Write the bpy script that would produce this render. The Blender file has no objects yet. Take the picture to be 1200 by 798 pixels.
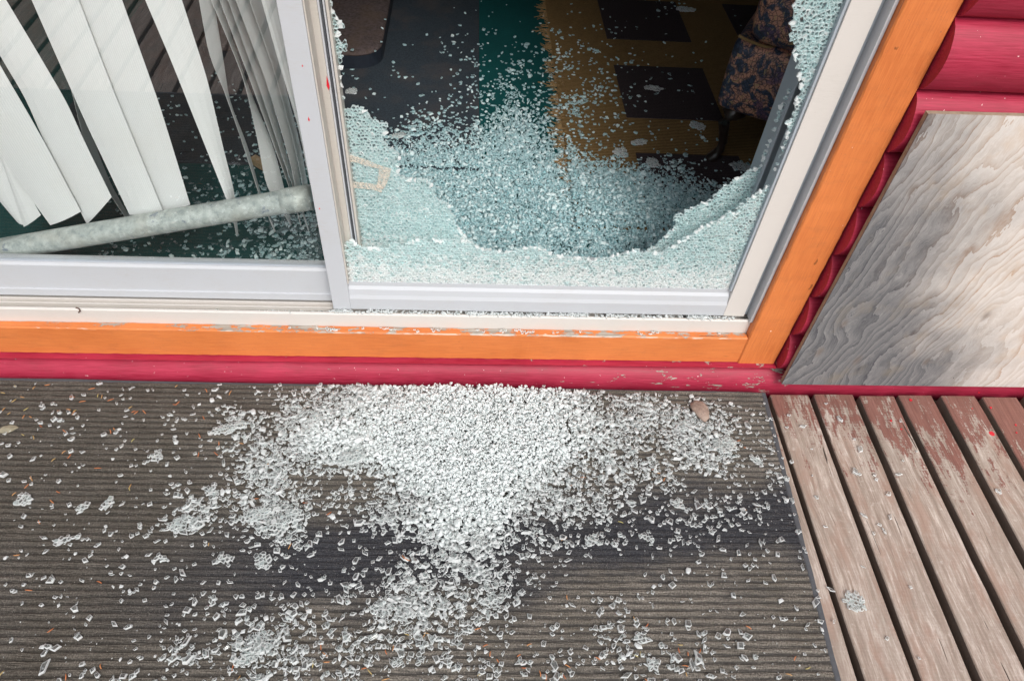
import bpy, bmesh, math, random
import numpy as np
from mathutils import Vector, Matrix
S = bpy.context.scene
COL = S.collection
rad = math.radians
# ---------------------------------------------------------------- camera
F = 837.25
R0 = np.array([[0.998, -0.031, 0.058], [0.015, -0.752, -0.659], [0.064, 0.659, -0.75]])
def _rot(a, b, c):
    Rx = np.array([[1, 0, 0], [0, math.cos(a), -math.sin(a)], [0, math.sin(a), math.cos(a)]])
    Ry = np.array([[math.cos(b), 0, math.sin(b)], [0, 1, 0], [-math.sin(b), 0, math.cos(b)]])
    Rz = np.array([[math.cos(c), -math.sin(c), 0], [math.sin(c), math.cos(c), 0], [0, 0, 1]])
    return Rz @ Ry @ Rx
R0 = _rot(0.85010647, -0.06388728, 0.01511466) @ np.array([[1, 0, 0], [0, 0, -1], [0, 1, 0.]])
CP = np.array([0, -1.133, 1.45])
cam = bpy.data.cameras.new('camera'); cam.sensor_width = 36; cam.sensor_fit = 'HORIZONTAL'
cam.lens = 36 * F / 1200; cam.clip_start = 0.02; cam.clip_end = 600
co = bpy.data.objects.new('camera', cam); COL.objects.link(co)
co.matrix_world = Matrix(((R0[0][0], -R0[1][0], -R0[2][0], CP[0]), (R0[0][1], -R0[1][1], -R0[2][1], CP[1]),
                          (R0[0][2], -R0[1][2], -R0[2][2], CP[2]), (0, 0, 0, 1)))
S.camera = co
def _ray(u, v): return R0.T @ np.array([(u - 600) / F, (v - 399) / F, 1])
def onz(u, v, z=0.0):                      # survey point -> place on a level plane
    d = _ray(u, v); return CP + d * ((z - CP[2]) / d[2])
def ony(u, v, y=0.0):                      # survey point -> place on an upright plane
    d = _ray(u, v); return CP + d * ((y - CP[1]) / d[1])
# ---------------------------------------------------------------- light
SUN_EL, SUN_AZ = rad(49), rad(162)         # azimuth: clockwise from +Y
W = bpy.data.worlds.new('World'); S.world = W; W.use_nodes = True
nt = W.node_tree; nt.nodes.clear()
sky = nt.nodes.new('ShaderNodeTexSky'); sky.sky_type = 'NISHITA'; sky.sun_disc = False
sky.sun_elevation = SUN_EL; sky.sun_rotation = SUN_AZ; sky.dust_density = 3; sky.ozone_density = 1
hs = nt.nodes.new('ShaderNodeHueSaturation'); hs.inputs['Saturation'].default_value = 0.35
bg = nt.nodes.new('ShaderNodeBackground'); bg.inputs[1].default_value = 0.15
wo = nt.nodes.new('ShaderNodeOutputWorld')
nt.links.new(sky.outputs[0], hs.inputs['Color']); nt.links.new(hs.outputs[0], bg.inputs[0]); nt.links.new(bg.outputs[0], wo.inputs[0])
sl = bpy.data.lights.new('sun', 'SUN'); sl.energy = 1.5; sl.angle = rad(22); sl.color = (1, .965, .92)
so = bpy.data.objects.new('sun', sl); COL.objects.link(so)
sd = Vector((math.sin(SUN_AZ) * math.cos(SUN_EL), math.cos(SUN_AZ) * math.cos(SUN_EL), math.sin(SUN_EL)))
so.rotation_euler = sd.to_track_quat('Z', 'Y').to_euler()
S.view_settings.view_transform = 'Standard'; S.view_settings.look = 'None'
S.view_settings.exposure = 0.35; S.view_settings.gamma = 1
S.cycles.max_bounces = 14; S.cycles.transmission_bounces = 10; S.cycles.transparent_max_bounces = 14
S.cycles.diffuse_bounces = 6; S.cycles.glossy_bounces = 5
S.cycles.caustics_reflective = False; S.cycles.caustics_refractive = True; S.cycles.blur_glossy = 0.5

# ---------------------------------------------------------------- helpers
rnd = random.Random(7); NR = np.random.default_rng(11)
def tag(o, label=None, cat=None, group=None, kind=None):
    if label: o['label'] = label
    if cat: o['category'] = cat
    if group: o['group'] = group
    if kind or cat: o['kind'] = kind or 'thing'
    return o
def link(name, me, mat=None, parent=None):
    o = bpy.data.objects.new(name, me); COL.objects.link(o)
    if mat is not None and me is not None:
        for m in (mat if isinstance(mat, (list, tuple)) else [mat]): me.materials.append(m)
    if parent is not None: o.parent = parent
    return o
def empty(name, loc=(0, 0, 0), rz=0, **k):
    o = bpy.data.objects.new(name, None); COL.objects.link(o); o.location = loc; o.rotation_euler = (0, 0, rz)
    o.empty_display_size = .05
    return tag(o, **k)
def mesh(name, vs, fs, mat, parent=None, smooth=False, mi=None):
    me = bpy.data.meshes.new(name); me.from_pydata([tuple(map(float, v)) for v in vs], [], fs)
    bm = bmesh.new(); bm.from_mesh(me); bmesh.ops.recalc_face_normals(bm, faces=bm.faces); bm.to_mesh(me); bm.free()
    if smooth: me.polygons.foreach_set('use_smooth', [True] * len(me.polygons))
    if mi: me.polygons.foreach_set('material_index', mi)
    return link(name, me, mat, parent)
def box(name, x0, x1, y0, y1, z0, z1, mat, parent=None, bev=0.0, seg=2):
    bm = bmesh.new(); bmesh.ops.create_cube(bm, size=1)
    for v in bm.verts:
        v.co = ((x0 + x1) / 2 + v.co.x * (x1 - x0), (y0 + y1) / 2 + v.co.y * (y1 - y0), (z0 + z1) / 2 + v.co.z * (z1 - z0))
    if bev: bmesh.ops.bevel(bm, geom=bm.edges[:], offset=bev, segments=seg, affect='EDGES', profile=.6)
    me = bpy.data.meshes.new(name); bm.to_mesh(me); bm.free()
    return link(name, me, mat, parent)
def prism(name, prof, a0, a1, axis, mat, parent=None, smooth=False):
    """profile (list of 2-D points) extruded along axis x or z"""
    n = len(prof); vs = []
    for a in (a0, a1):
        for p, q in prof: vs.append((a, p, q) if axis == 'x' else (p, q, a))
    fs = [(i, (i + 1) % n, n + (i + 1) % n, n + i) for i in range(n)] + [tuple(range(n)), tuple(range(n, 2 * n))]
    return mesh(name, vs, fs, mat, parent, smooth)
def tube(name, pts, r, mat, parent=None, n=16, caps=True, radii=None):
    vs, fs = [], []; pts = [Vector(p) for p in pts]; up = Vector((0.13, .2, 1)).normalized()
    for i, p in enumerate(pts):
        t = (pts[min(i + 1, len(pts) - 1)] - pts[max(i - 1, 0)]).normalized()
        a = t.cross(up).normalized(); b = a.cross(t).normalized(); rr = radii[i] if radii else r
        for k in range(n):
            th = 2 * math.pi * k / n; vs.append(p + a * math.cos(th) * rr + b * math.sin(th) * rr)
    for i in range(len(pts) - 1):
        for k in range(n): fs.append((i * n + k, i * n + (k + 1) % n, (i + 1) * n + (k + 1) % n, (i + 1) * n + k))
    if caps: fs += [tuple(range(n)), tuple(range((len(pts) - 1) * n, len(pts) * n))]
    return mesh(name, vs, fs, mat, parent, True)

# ---------------------------------------------------------------- material kit
class M:
    def __init__(s, name):
        s.m = bpy.data.materials.new(name); s.m.use_nodes = True; s.t = s.m.node_tree; s.t.nodes.clear()
        s.out = s.t.nodes.new('ShaderNodeOutputMaterial'); s._tc = None
    def n(s, typ, ins=None, **kw):
        nd = s.t.nodes.new('ShaderNode' + typ)
        for k, v in kw.items(): setattr(nd, k, v)
        for k, v in (ins or {}).items(): s.set(nd.inputs[k], v)
        return nd
    def set(s, inp, v):
        if isinstance(v, bpy.types.NodeSocket): s.t.links.new(v, inp)
        elif isinstance(v, (tuple, list)) and len(v) == 3 and inp.type == 'RGBA': inp.default_value = (*v, 1)
        else: inp.default_value = v
    def obj(s):
        if not s._tc: s._tc = s.n('TexCoord')
        return s._tc.outputs['Object']
    def pos(s): return s.n('NewGeometry').outputs['Position']
    def rnd(s): return s.n('ObjectInfo').outputs['Random']
    def mapv(s, v, sc=(1, 1, 1), loc=(0, 0, 0), rot=(0, 0, 0)):
        return s.n('Mapping', {'Vector': v, 'Scale': sc, 'Location': loc, 'Rotation': rot}).outputs[0]
    def noise(s, v, scale=5, detail=4, rough=.55, dist=0, out='Fac', lac=2.0):
        return s.n('TexNoise', {'Vector': v, 'Scale': scale, 'Detail': detail, 'Roughness': rough, 'Distortion': dist, 'Lacunarity': lac}).outputs[out]
    def math(s, op, a, b=0.0, c=0.0, clamp=False):
        nd = s.n('Math', operation=op, use_clamp=clamp); s.set(nd.inputs[0], a); s.set(nd.inputs[1], b); s.set(nd.inputs[2], c); return nd.outputs[0]
    def ramp(s, f, stops, interp='LINEAR'):
        nd = s.n('ValToRGB', {'Fac': f}); r = nd.color_ramp; r.interpolation = interp
        while len(r.elements) < len(stops): r.elements.new(0.5)
        for e, (p, c) in zip(r.elements, stops):
            e.position = p; e.color = (*c, 1) if isinstance(c, tuple) else (c, c, c, 1)
        return nd.outputs[0]
    def rng(s, f, a, b, c=0.0, d=1.0, smooth=False):
        nd = s.n('MapRange', {'Value': f, 'From Min': a, 'From Max': b, 'To Min': c, 'To Max': d})
        if smooth: nd.interpolation_type = 'SMOOTHSTEP'
        return nd.outputs[0]
    def mix(s, f, a, b, mode='MIX'):
        nd = s.n('Mix', data_type='RGBA', blend_type=mode); nd.clamp_factor = True
        s.set(nd.inputs['Factor'], f); s.set(nd.inputs[6], a); s.set(nd.inputs[7], b); return nd.outputs[2]
    def sep(s, v): return s.n('SeparateXYZ', {'Vector': v}).outputs
    def comb(s, x, y, z): return s.n('CombineXYZ', {'X': x, 'Y': y, 'Z': z}).outputs[0]
    def bump(s, h, st=.3, d=.002, nrm=None):
        i = {'Height': h, 'Strength': st, 'Distance': d}
        if nrm is not None: i['Normal'] = nrm
        return s.n('Bump', i).outputs[0]
    def pbr(s, col, rough=.5, normal=None, spec=.5, **kw):
        b = s.n('BsdfPrincipled', {'Base Color': col, 'Roughness': rough, 'Specular IOR Level': spec})
        if normal is not None: s.set(b.inputs['Normal'], normal)
        for k, v in kw.items(): s.set(b.inputs[k.replace('_', ' ')], v)
        return b.outputs[0]
    def done(s, sh): s.t.links.new(sh, s.out.inputs['Surface']); return s.m

def m_vinyl(name, base=(.51, .525, .55), dirt=.5):
    m = M(name); p = m.pos()
    n1 = m.noise(p, 9, 5, .6); n2 = m.noise(m.mapv(p, (1, 1, 6)), 60, 4, .7)
    f = m.math('MULTIPLY', m.rng(n1, .45, .8), m.rng(n2, .4, .75), clamp=True)
    col = m.mix(m.math('MULTIPLY', f, dirt), base, (.42, .38, .32))
    sp = m.noise(p, 420, 2, .5); col = m.mix(m.rng(sp, .72, .76, 0, .5), col, (.25, .22, .18))
    return m.done(m.pbr(col, m.rng(n2, 0, 1, .3, .5), m.bump(n2, .08, .001)))
vinyl = m_vinyl('vinyl'); vinyl_grey = m_vinyl('vinyl_grey', (.36, .40, .44), .5)
vinyl_aged = m_vinyl('vinyl_aged', (.55, .51, .46), .9); vinyl_cream = m_vinyl('vinyl_cream', (.64, .605, .565), .35)
def m_track():
    m = M('dirty_track'); p = m.pos()
    n = m.noise(p, 160, 5, .75); n2 = m.noise(m.mapv(p, (1, 3, 3)), 28, 4, .65)
    col = m.mix(m.rng(n2, .35, .65), (.62, .6, .56), (.40, .35, .28))
    col = m.mix(m.rng(n, .55, .66), col, (.09, .075, .055))
    return m.done(m.pbr(col, .8, m.bump(n, .8, .003)))
track_m = m_track()
def m_paint(name, kind):
    m = M(name); p = m.pos(); x, y, z = m.sep(p)
    if kind == 'orange_v': st = m.mapv(p, (60, 60, 3)); st2 = m.mapv(p, (14, 14, 1.2))
    else: st = m.mapv(p, (3, 60, 60)); st2 = m.mapv(p, (1.2, 16, 16))
    brush = m.noise(st, 6, 4, .6); grain = m.noise(st2, 9, 5, .65, .4); big = m.noise(p, 5, 3)
    if kind.startswith('orange'):
        col = m.mix(m.rng(big, .3, .7), (.55, .150, .040), (.65, .195, .058))
        col = m.mix(m.rng(brush, .35, .7, 0, .35), col, (.85, .30, .08))
        col = m.mix(m.rng(m.noise(p, 35, 5, .7), .62, .8, 0, .5), col, (.40, .12, .03))
    else:
        col = m.mix(m.rng(big, .3, .7), (.235, .008, .026), (.34, .016, .045))
        col = m.mix(m.rng(brush, .3, .75, 0, .5), col, (.62, .06, .12))
    if kind.startswith('orange'):
        ck = m.rng(m.noise(m.mapv(p, (55, 55, 1.6) if kind == 'orange_v' else (1.6, 55, 55)), 2.4, 4, .55), .30, .285); col = m.mix(m.math('MULTIPLY', ck, .75), col, (.16, .05, .015))
    wood = m.mix(m.rng(grain, .3, .7), (.22, .18, .14), (.52, .46, .40))
    ch = m.noise(m.mapv(p, (1, 1, 3) if kind != 'orange_v' else (3, 3, 1)), 22, 6, .68)
    if kind == 'orange_h':   # paint has worn off in patches along the ledge, mostly right of the pipe end
        led = m.math('GREATER_THAN', z, .1425)
        patch = m.noise(m.mapv(p, (1, 2.5, 2.5)), 13, 6, .75)
        amt = m.math('MULTIPLY', m.rng(x, -.85, -.6), m.rng(m.math('ABSOLUTE', m.math('ADD', m.math('ABSOLUTE', m.math('ADD', x, .12)), -.33)), .05, .3, .115, .03))
        w = m.math('MULTIPLY', led, m.rng(m.math('ADD', patch, amt), .60, .612), clamp=True)
        w = m.math('MAXIMUM', w, m.rng(ch, .735, .74))
        rim = m.math('MULTIPLY', m.math('MULTIPLY', m.math('GREATER_THAN', z, .1415), m.math('LESS_THAN', z, .1452)),
                     m.rng(m.math('ADD', m.noise(m.mapv(p, (1, 4, 8)), 17, 4, .65), m.rng(m.math('ABSOLUTE', m.math('ADD', x, -.2)), .6, .2, -.09, .03)), .50, .54, 0, .7), clamp=True)
        col = m.mix(w, col, wood); col = m.mix(rim, col, (.66, .52, .42)); hh = m.math('SUBTRACT', 1, w)
    elif kind == 'orange_v':
        dn = m.rng(m.noise(m.mapv(p, (1, 1, .5)), 42, 3, .6), .715, .735); col = m.mix(m.math('MULTIPLY', dn, .8), col, (.22, .07, .02))
        w = m.rng(ch, .71, .716); col = m.mix(w, col, (.80, .62, .5)); hh = m.math('SUBTRACT', 1, w)
        sp = m.rng(m.noise(p, 110, 2), .765, .77); col = m.mix(sp, col, (.9, .8, .72))
    else:
        amt = m.math('MULTIPLY', m.math('MULTIPLY', m.rng(x, .1, .6), m.rng(x, .95, .8)), m.rng(z, .1, .04))
        w = m.rng(m.math('ADD', ch, m.math('MULTIPLY', amt, .12)), .705, .712)
        col = m.mix(w, col, wood); hh = m.math('SUBTRACT', 1, w)
        sp = m.rng(m.noise(p, 120, 2), .745, .75); col = m.mix(sp, col, (.75, .5, .5))
    h = m.math('ADD', m.math('MULTIPLY', brush, .35), m.math('ADD', m.math('MULTIPLY', grain, .5), hh))
    dirt = m.noise(m.mapv(p, (1, 1, 2.2)), 17, 6, .72); col = m.mix(m.rng(dirt, .52, .74, 0, .42), col, m.mix(.35, col, (.10, .06, .05))); col = m.mix(m.rng(m.noise(p, 260, 2), .70, .76, 0, .5), col, (.2, .1, .08))
    return m.done(m.pbr(col, m.rng(brush, .2, .8, .38, .62), m.bump(h, .55, .0018), .33))
orange_h, orange_v, red_m = m_paint('orange_paint_level', 'orange_h'), m_paint('orange_paint_upright', 'orange_v'), m_paint('crimson_paint', 'red')
def m_plain(name, col, rough=.7, ns=0, st=.4, var=.3, **kw):
    m = M(name); p = m.pos(); n = m.noise(p, ns or 20, 5, .65)
    c2 = tuple(c * (1 - var) for c in col)
    return m.done(m.pbr(m.mix(m.rng(n, .3, .7), c2, col), rough, m.bump(n, st, .002), **kw))
rubber_m = m_plain('grey_rubber', (.085, .09, .10), .6, 120, .3)
dirt_m = m_plain('dirt', (.05, .042, .035), .95, 30, .8)
redspot = m_plain('red_drip', (.75, .02, .04), .35, 50, .1)

def m_deck():
    m = M('weathered_deck_wood'); o = m.obj(); x, y, z = m.sep(m.pos()); r = m.rnd()
    off = m.comb(m.math('MULTIPLY', r, 37.0), m.math('MULTIPLY', r, 13.0), 0)
    v = m.n('VectorMath', {0: o, 1: off}, operation='ADD').outputs[0]
    warp = m.noise(m.mapv(v, (6, 2, 6)), 1.5, 3, .5, out='Color')
    v2 = m.n('VectorMath', {0: v, 1: m.n('VectorMath', {0: warp, 3: .035}, operation='SCALE').outputs[0]}, operation='ADD').outputs[0]
    g = m.noise(m.mapv(v2, (70, 3, 40)), 3, 6, .7); g2 = m.noise(m.mapv(v2, (22, 1.6, 12)), 3, 5, .6)
    big = m.noise(m.mapv(v, (1, .5, 1)), 9, 4, .6)
    col = m.ramp(m.math('ADD', m.math('MULTIPLY', g, .5), m.math('MULTIPLY', g2, .5)),
                 [(.30, (.14, .105, .08)), (.45, (.34, .275, .225)), (.555, (.53, .455, .395)), (.68, (.80, .73, .665))])
    col = m.mix(m.rng(big, .42, .62, 0, .6), col, (.31, .26, .215))
    col = m.mix(m.rng(m.noise(v, 60, 3), .60, .75, 0, .5), col, (.70, .63, .57))
    col = m.mix(m.rng(m.noise(m.mapv(v2, (130, 16, 40)), 2.2, 6, .8), .42, .58, 0, .6), col, (.27, .20, .165))
    col = m.mix(m.rng(m.noise(m.mapv(v2, (9, 3, 5)), 2.2, 5, .7), .50, .64, 0, .65), col, (.33, .215, .165))
    cr = m.rng(m.noise(m.mapv(v2, (34, 1.2, 20)), 4, 3, .5), .30, .28)
    # old brown-red stain, surviving next to the wall, walked off farther out; crosswise saw marks hold it
    saw = m.n('TexWave', {'Vector': m.mapv(v, (.4, 1, 1)), 'Scale': 38, 'Distortion': 5, 'Detail': 3, 'Detail Scale': 3}, wave_type='BANDS', bands_direction='Y').outputs['Fac']
    pm = m.noise(m.mapv(v2, (95, 15, 20)), 1.3, 8, .78); pm2 = m.noise(m.mapv(v, (1.6, .8, 1)), 13, 6, .7)
    fade = m.rng(m.math('ADD', y, m.math('MULTIPLY', m.rng(x, .95, 1.35), .13)), .06, -.36, .13, -.115)
    t = m.math('ADD', m.math('ADD', m.math('MULTIPLY', pm, .58), m.math('MULTIPLY', pm2, .50)), m.math('ADD', fade, m.math('MULTIPLY', saw, .02)))
    t = m.math('ADD', t, m.math('MULTIPLY', m.math('SUBTRACT', r, .5), .07))
    pf = m.rng(t, .578, .605, 0, .93)
    col = m.mix(pf, col, m.mix(m.rng(g, .3, .7), (.15, .058, .045), (.27, .115, .09)))
    col = m.mix(cr, col, (.06, .045, .035))
    # rough sawn sides are coloured darker than the tops
    nz = m.sep(m.n('NewGeometry').outputs['Normal'])[2]
    col = m.mix(m.rng(nz, .8, .3), col, m.mix(g2, (.12, .09, .07), (.30, .235, .19)))
    h = m.math('ADD', m.math('ADD', g, m.math('MULTIPLY', pf, .35)), m.math('MULTIPLY', cr, -1.2))
    h = m.math('ADD', h, m.math('MULTIPLY', saw, .15))
    return m.done(m.pbr(col, .78, m.bump(h, .6, .0016), .3))
deck_m = m_deck()
def m_ply():
    m = M('weathered_plywood'); p = m.obj(); x, y, z = m.sep(p)     # object space: x along width, z up from its lower left corner
    def knot(v, cx, cz, k, s):
        c = m.n('VectorMath', {0: v, 1: (cx, 0, cz)}, operation='SUBTRACT').outputs[0]
        c = m.n('VectorMath', {0: c, 1: (1, 0, .55)}, operation='MULTIPLY').outputs[0]
        L = m.n('VectorMath', {0: c}, operation='LENGTH').outputs[1]
        return m.math('MULTIPLY', m.math('POWER', 2.718, m.math('MULTIPLY', m.math('MULTIPLY', L, L), -1 / (s * s))), k), L
    f = m.math('ADD', m.math('MULTIPLY', x, 1.0), m.math('MULTIPLY', z, -.16))
    wv = m.noise(m.mapv(p, (2.0, 1, .55)), 2.0, 2, .45); wv2 = m.noise(m.mapv(p, (8, 1, 3.6)), 2.5, 4, .6)
    f = m.math('ADD', f, m.math('ADD', m.math('MULTIPLY', wv, .13), m.math('MULTIPLY', wv2, .055)))
    kn = None
    for cx, cz, k, s in ((.07, .235, .030, .03), (.40, .27, .034, .035), (.34, .10, .022, .02), (.05, .13, -.02, .04), (.16, .10, .03, .07), (.62, .5, .03, .04), (.045, .62, .02, .015)):
        g, L = knot(p, cx, cz, k, s); f = m.math('ADD', f, g)
        kk = m.rng(L, .010 + s * .06, .002); kn = kk if kn is None else m.math('MAXIMUM', kn, kk)
    fb = m.math('MULTIPLY', m.math('ADD', f, m.math('MULTIPLY', m.noise(m.mapv(p, (26, 1, 5)), 2.0, 4, .65), .020)), 34.0)
    fb = m.math('ADD', fb, m.math('MULTIPLY', m.noise(m.mapv(p, (1.3, 1, .6)), 3.5, 3, .55), 9.0))
    fr_ = m.math('FRACT', fb); cellid = m.n('TexWhiteNoise', {'W': m.math('FLOOR', fb)}, noise_dimensions='1D').outputs['Value']
    late = m.math('MULTIPLY', m.math('POWER', fr_, 5.5), m.rng(cellid, .3, 1, .03, 1.0))
    ring = m.math('SUBTRACT', .62, m.math('MULTIPLY', fr_, .22))
    fine = m.noise(m.comb(m.math('MULTIPLY', f, 420.0), 0, m.math('MULTIPLY', z, 16.0)), 1.0, 6, .75)
    line = m.math('MULTIPLY', late, m.rng(m.noise(m.mapv(p, (5, 1, 2)), 3, 4, .6), .32, .52, .35, 1.0))
    grey = m.math('ADD', m.math('ADD', m.math('MULTIPLY', x, -1.5), m.math('MULTIPLY', z, -.9)), m.math('MULTIPLY', m.noise(p, 4.5, 5, .6), .8))
    gf = m.rng(grey, -.66, -.04, smooth=True)
    warm = m.ramp(m.math('ADD', m.math('MULTIPLY', ring, .55), m.math('MULTIPLY', fine, .45)), [(.3, (.44, .34, .26)), (.44, (.58, .51, .45)), (.56, (.68, .63, .585)), (.72, (.74, .70, .66))])
    cold = m.ramp(m.math('ADD', m.math('MULTIPLY', ring, .5), m.math('MULTIPLY', fine, .5)), [(.3, (.055, .055, .06)), (.45, (.12, .12, .125)), (.56, (.205, .20, .20)), (.70, (.36, .345, .33))])
    col = m.mix(gf, warm, cold)
    lc = m.mix(gf, (.42, .235, .125), (.055, .055, .065))
    col = m.mix(m.math('MULTIPLY', line, .9), col, lc)
    sp = m.noise(m.comb(m.math('MULTIPLY', f, 90.0), 0, m.math('MULTIPLY', z, 14.0)), 1.0, 3, .6)
    col = m.mix(m.rng(sp, .32, .22, 0, .45), col, (.25, .235, .23))
    st = m.noise(m.mapv(p, (4, 1, 3)), 3, 4, .6); col = m.mix(m.rng(st, .55, .72, 0, .45), col, m.mix(gf, (.55, .36, .2), (.24, .2, .15)))
    col = m.mix(m.math('MULTIPLY', kn, .55), col, (.16, .12, .095))
    pit = m.rng(m.noise(p, 75, 2), .76, .78); col = m.mix(pit, col, (.06, .05, .05))
    h = m.math('ADD', m.math('ADD', m.math('MULTIPLY', fine, .8), ring), m.math('ADD', m.math('MULTIPLY', line, -.6), m.math('MULTIPLY', kn, -1)))
    return m.done(m.pbr(col, .8, m.bump(h, .35, .001), .25))
ply_m = m_ply()
def m_edge():
    m = M('plywood_edge'); p = m.pos(); n = m.noise(p, 90, 4, .7)
    return m.done(m.pbr(m.mix(n, (.16, .12, .08), (.5, .40, .28)), .85, m.bump(n, .6, .002)))
edge_m = m_edge()
def m_matm():
    m = M('ribbed_mat_pile'); p = m.obj(); x, y, z = m.sep(p)
    fz = m.noise(p, 300, 4, .85); fz2 = m.noise(p, 210, 4, .8); big = m.noise(m.mapv(p, (1, 1.6, 1)), 4.2, 5, .62); big2 = m.noise(m.mapv(p, (1, 1.5, 1), (3.3, 1, 0)), 9, 4, .6)
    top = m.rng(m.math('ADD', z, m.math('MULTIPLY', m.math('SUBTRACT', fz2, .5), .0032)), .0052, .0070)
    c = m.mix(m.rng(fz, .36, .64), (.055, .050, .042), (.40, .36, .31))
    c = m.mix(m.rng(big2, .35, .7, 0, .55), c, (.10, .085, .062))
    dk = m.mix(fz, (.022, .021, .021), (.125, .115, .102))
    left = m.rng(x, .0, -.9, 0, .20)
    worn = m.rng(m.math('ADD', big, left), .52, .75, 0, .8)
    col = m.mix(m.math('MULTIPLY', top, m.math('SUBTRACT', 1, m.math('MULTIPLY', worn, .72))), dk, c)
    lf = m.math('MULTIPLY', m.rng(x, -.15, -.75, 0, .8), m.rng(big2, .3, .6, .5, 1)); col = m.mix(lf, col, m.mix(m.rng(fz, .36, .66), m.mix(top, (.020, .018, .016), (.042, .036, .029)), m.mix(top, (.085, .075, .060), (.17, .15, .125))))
    # old tarry stain across the middle of the mat
    yy = m.math('ADD', y, m.math('MULTIPLY', m.math('SUBTRACT', big, .5), .30))
    yy = m.math('ADD', yy, m.math('MULTIPLY', x, -.10))
    b = m.math('SUBTRACT', 1, m.math('MULTIPLY', m.math('ABSOLUTE', m.math('ADD', yy, .455)), 6.3), clamp=True)
    b = m.math('MULTIPLY', m.rng(b, 0, .8, smooth=True), m.rng(x, -.75, -.35, .1, 1.0))
    col = m.mix(m.math('MULTIPLY', b, .93), col, m.mix(m.rng(fz, .35, .65), (.009, .010, .014), (.066, .068, .078)))
    lt = m.rng(m.noise(p, 700, 1, .5), .70, .74); col = m.mix(lt, col, (.42, .39, .34))
    h = m.math('ADD', fz, m.math('MULTIPLY', fz2, .8))
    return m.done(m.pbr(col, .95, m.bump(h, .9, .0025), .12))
mat_m = m_matm()

def m_pane():
    m = M('window_glass')
    fr = m.n('Fresnel', {'IOR': 1.52}).outputs[0]; f = m.math('MULTIPLY', fr, 2.9, clamp=True)
    f = m.math('MULTIPLY', f, m.math('SUBTRACT', 1, m.n('NewGeometry').outputs['Backfacing']))
    g = m.n('BsdfGlossy', {'Roughness': .012, 'Color': (.95, .97, 1)}).outputs[0]
    t = m.n('BsdfTransparent', {'Color': (.985, 1, .995)}).outputs[0]
    return m.done(m.n('MixShader', {0: f, 1: t, 2: g}).outputs[0])
pane_m = m_pane()
def m_glass_faces(name, body=.16, tint=(.97, .995, .99), gr=.03, thin=.35, trl=.45):
    m = M(name)
    g = m.n('BsdfGlass', {'Roughness': gr, 'IOR': 1.5, 'Color': tint}).outputs[0]
    t = m.n('BsdfTransparent', {'Color': tuple(.5 + .5 * c for c in tint)}).outputs[0]
    g = m.n('MixShader', {0: thin, 1: g, 2: t}).outputs[0]
    d = m.n('BsdfDiffuse', {'Color': tuple(.97 * c for c in tint)}).outputs[0]
    tr = m.n('BsdfTranslucent', {'Color': tuple(.98 * c for c in tint)}).outputs[0]
    w = m.n('MixShader', {0: trl, 1: d, 2: tr}).outputs[0]
    return m.done(m.n('MixShader', {0: body, 1: g, 2: w}).outputs[0])
gl_top = m_glass_faces('clear_glass_face', .07); gl_side = m_glass_faces('granular_glass_edge', .80)
gl_white = m_glass_faces('frosted_glass_face', .70); gl_rim = m_glass_faces('white_crushed_glass', .95)
heap_top = m_glass_faces('clear_glass_face_in_heap', .66, (.955, 1, .995), thin=.3, trl=.32); heap_side = m_glass_faces('glass_edge_in_heap', .95, (.96, 1, .995), trl=.32); heap_rim = m_glass_faces('crushed_glass_in_heap', .97, (.97, 1, 1), trl=.28)
pl_top = m_glass_faces('cracked_pane_face', .02, (.90, .975, .972), .02, .8); pl_side = m_glass_faces('cracked_pane_joint', .72, (.89, .99, .99)); pl_haze = m_glass_faces('cracked_pane_haze', .42, (.88, .98, .97))
in_top = m_glass_faces('brightened_glass_face', .12, (.80, .95, .965), .04, .5); in_side = m_glass_faces('brightened_glass_edge', .74, (.74, .955, .985), trl=.3); in_white = m_glass_faces('brightened_glass_frost', .92, (.86, .99, 1), trl=.2)  # room glass: aqua edge tint, brightened in colour against the sill's shade

# ================================================================ DECK
ground = mesh('ground', [(-150, -150, -.62), (150, -150, -.62), (150, 150, -.62), (-150, 150, -.62)], [(0, 1, 2, 3)], dirt_m); tag(ground, kind='structure')
deck = empty('deck', (0, 0, 0), kind='structure')
def deck_board(x0, x1, y0, x2, x3, y1, i):
    """top edge positions at two y's; runs from the wall outward"""
    def at(xa, xb, y): t = (y - y0) / (y1 - y0); return xa + (xb - xa) * t
    ya, yb = y0 + rnd.uniform(-.004, .003), -3.6
    n = 40; vs = []; fs = []; L = np.random.default_rng(i * 7 + 3)
    wob = np.cumsum(L.normal(0, .0005, (n + 1, 2)), 0); wob -= wob * .3
    ch = .0022; th = .036; dz = L.normal(0, .0008)
    for k in range(n + 1):
        t = k / n; y = ya + (yb - ya) * (t ** 1.6)
        a = at(x0, x2, y) + wob[k, 0]; b = at(x1, x3, y) + wob[k, 1]
        a += L.normal(0, .0004); b += L.normal(0, .0004)
        for q in ((a, -th), (a, -ch), (a + ch, 0), (b - ch, 0), (b, -ch), (b, -th)): vs.append((q[0], y, q[1] + dz))
    for k in range(n):
        for j in range(6): fs.append((k * 6 + j, k * 6 + (j + 1) % 6, (k + 1) * 6 + (j + 1) % 6, (k + 1) * 6 + j))
    fs += [tuple(range(6)), tuple(range(n * 6, n * 6 + 6))]
    return mesh('board', vs, fs, deck_m, deck)
meas = [(.797 - .115, .782, .667, .7755), (.793, .8955, .792, .893), (.911, 1.017, .910, 1.0085), (1.033, 1.127, 1.030, 1.127), (1.140, 1.232, 1.149, 1.241),
        (1.256, 1.351, 1.262, 1.352), (1.371, 1.468, 1.374, 1.470)]
boards = []
for i, (a, b, c, d) in enumerate(meas): boards.append(deck_board(a, b, -.031, c, d, -.735, i))
x = 1.488
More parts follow.
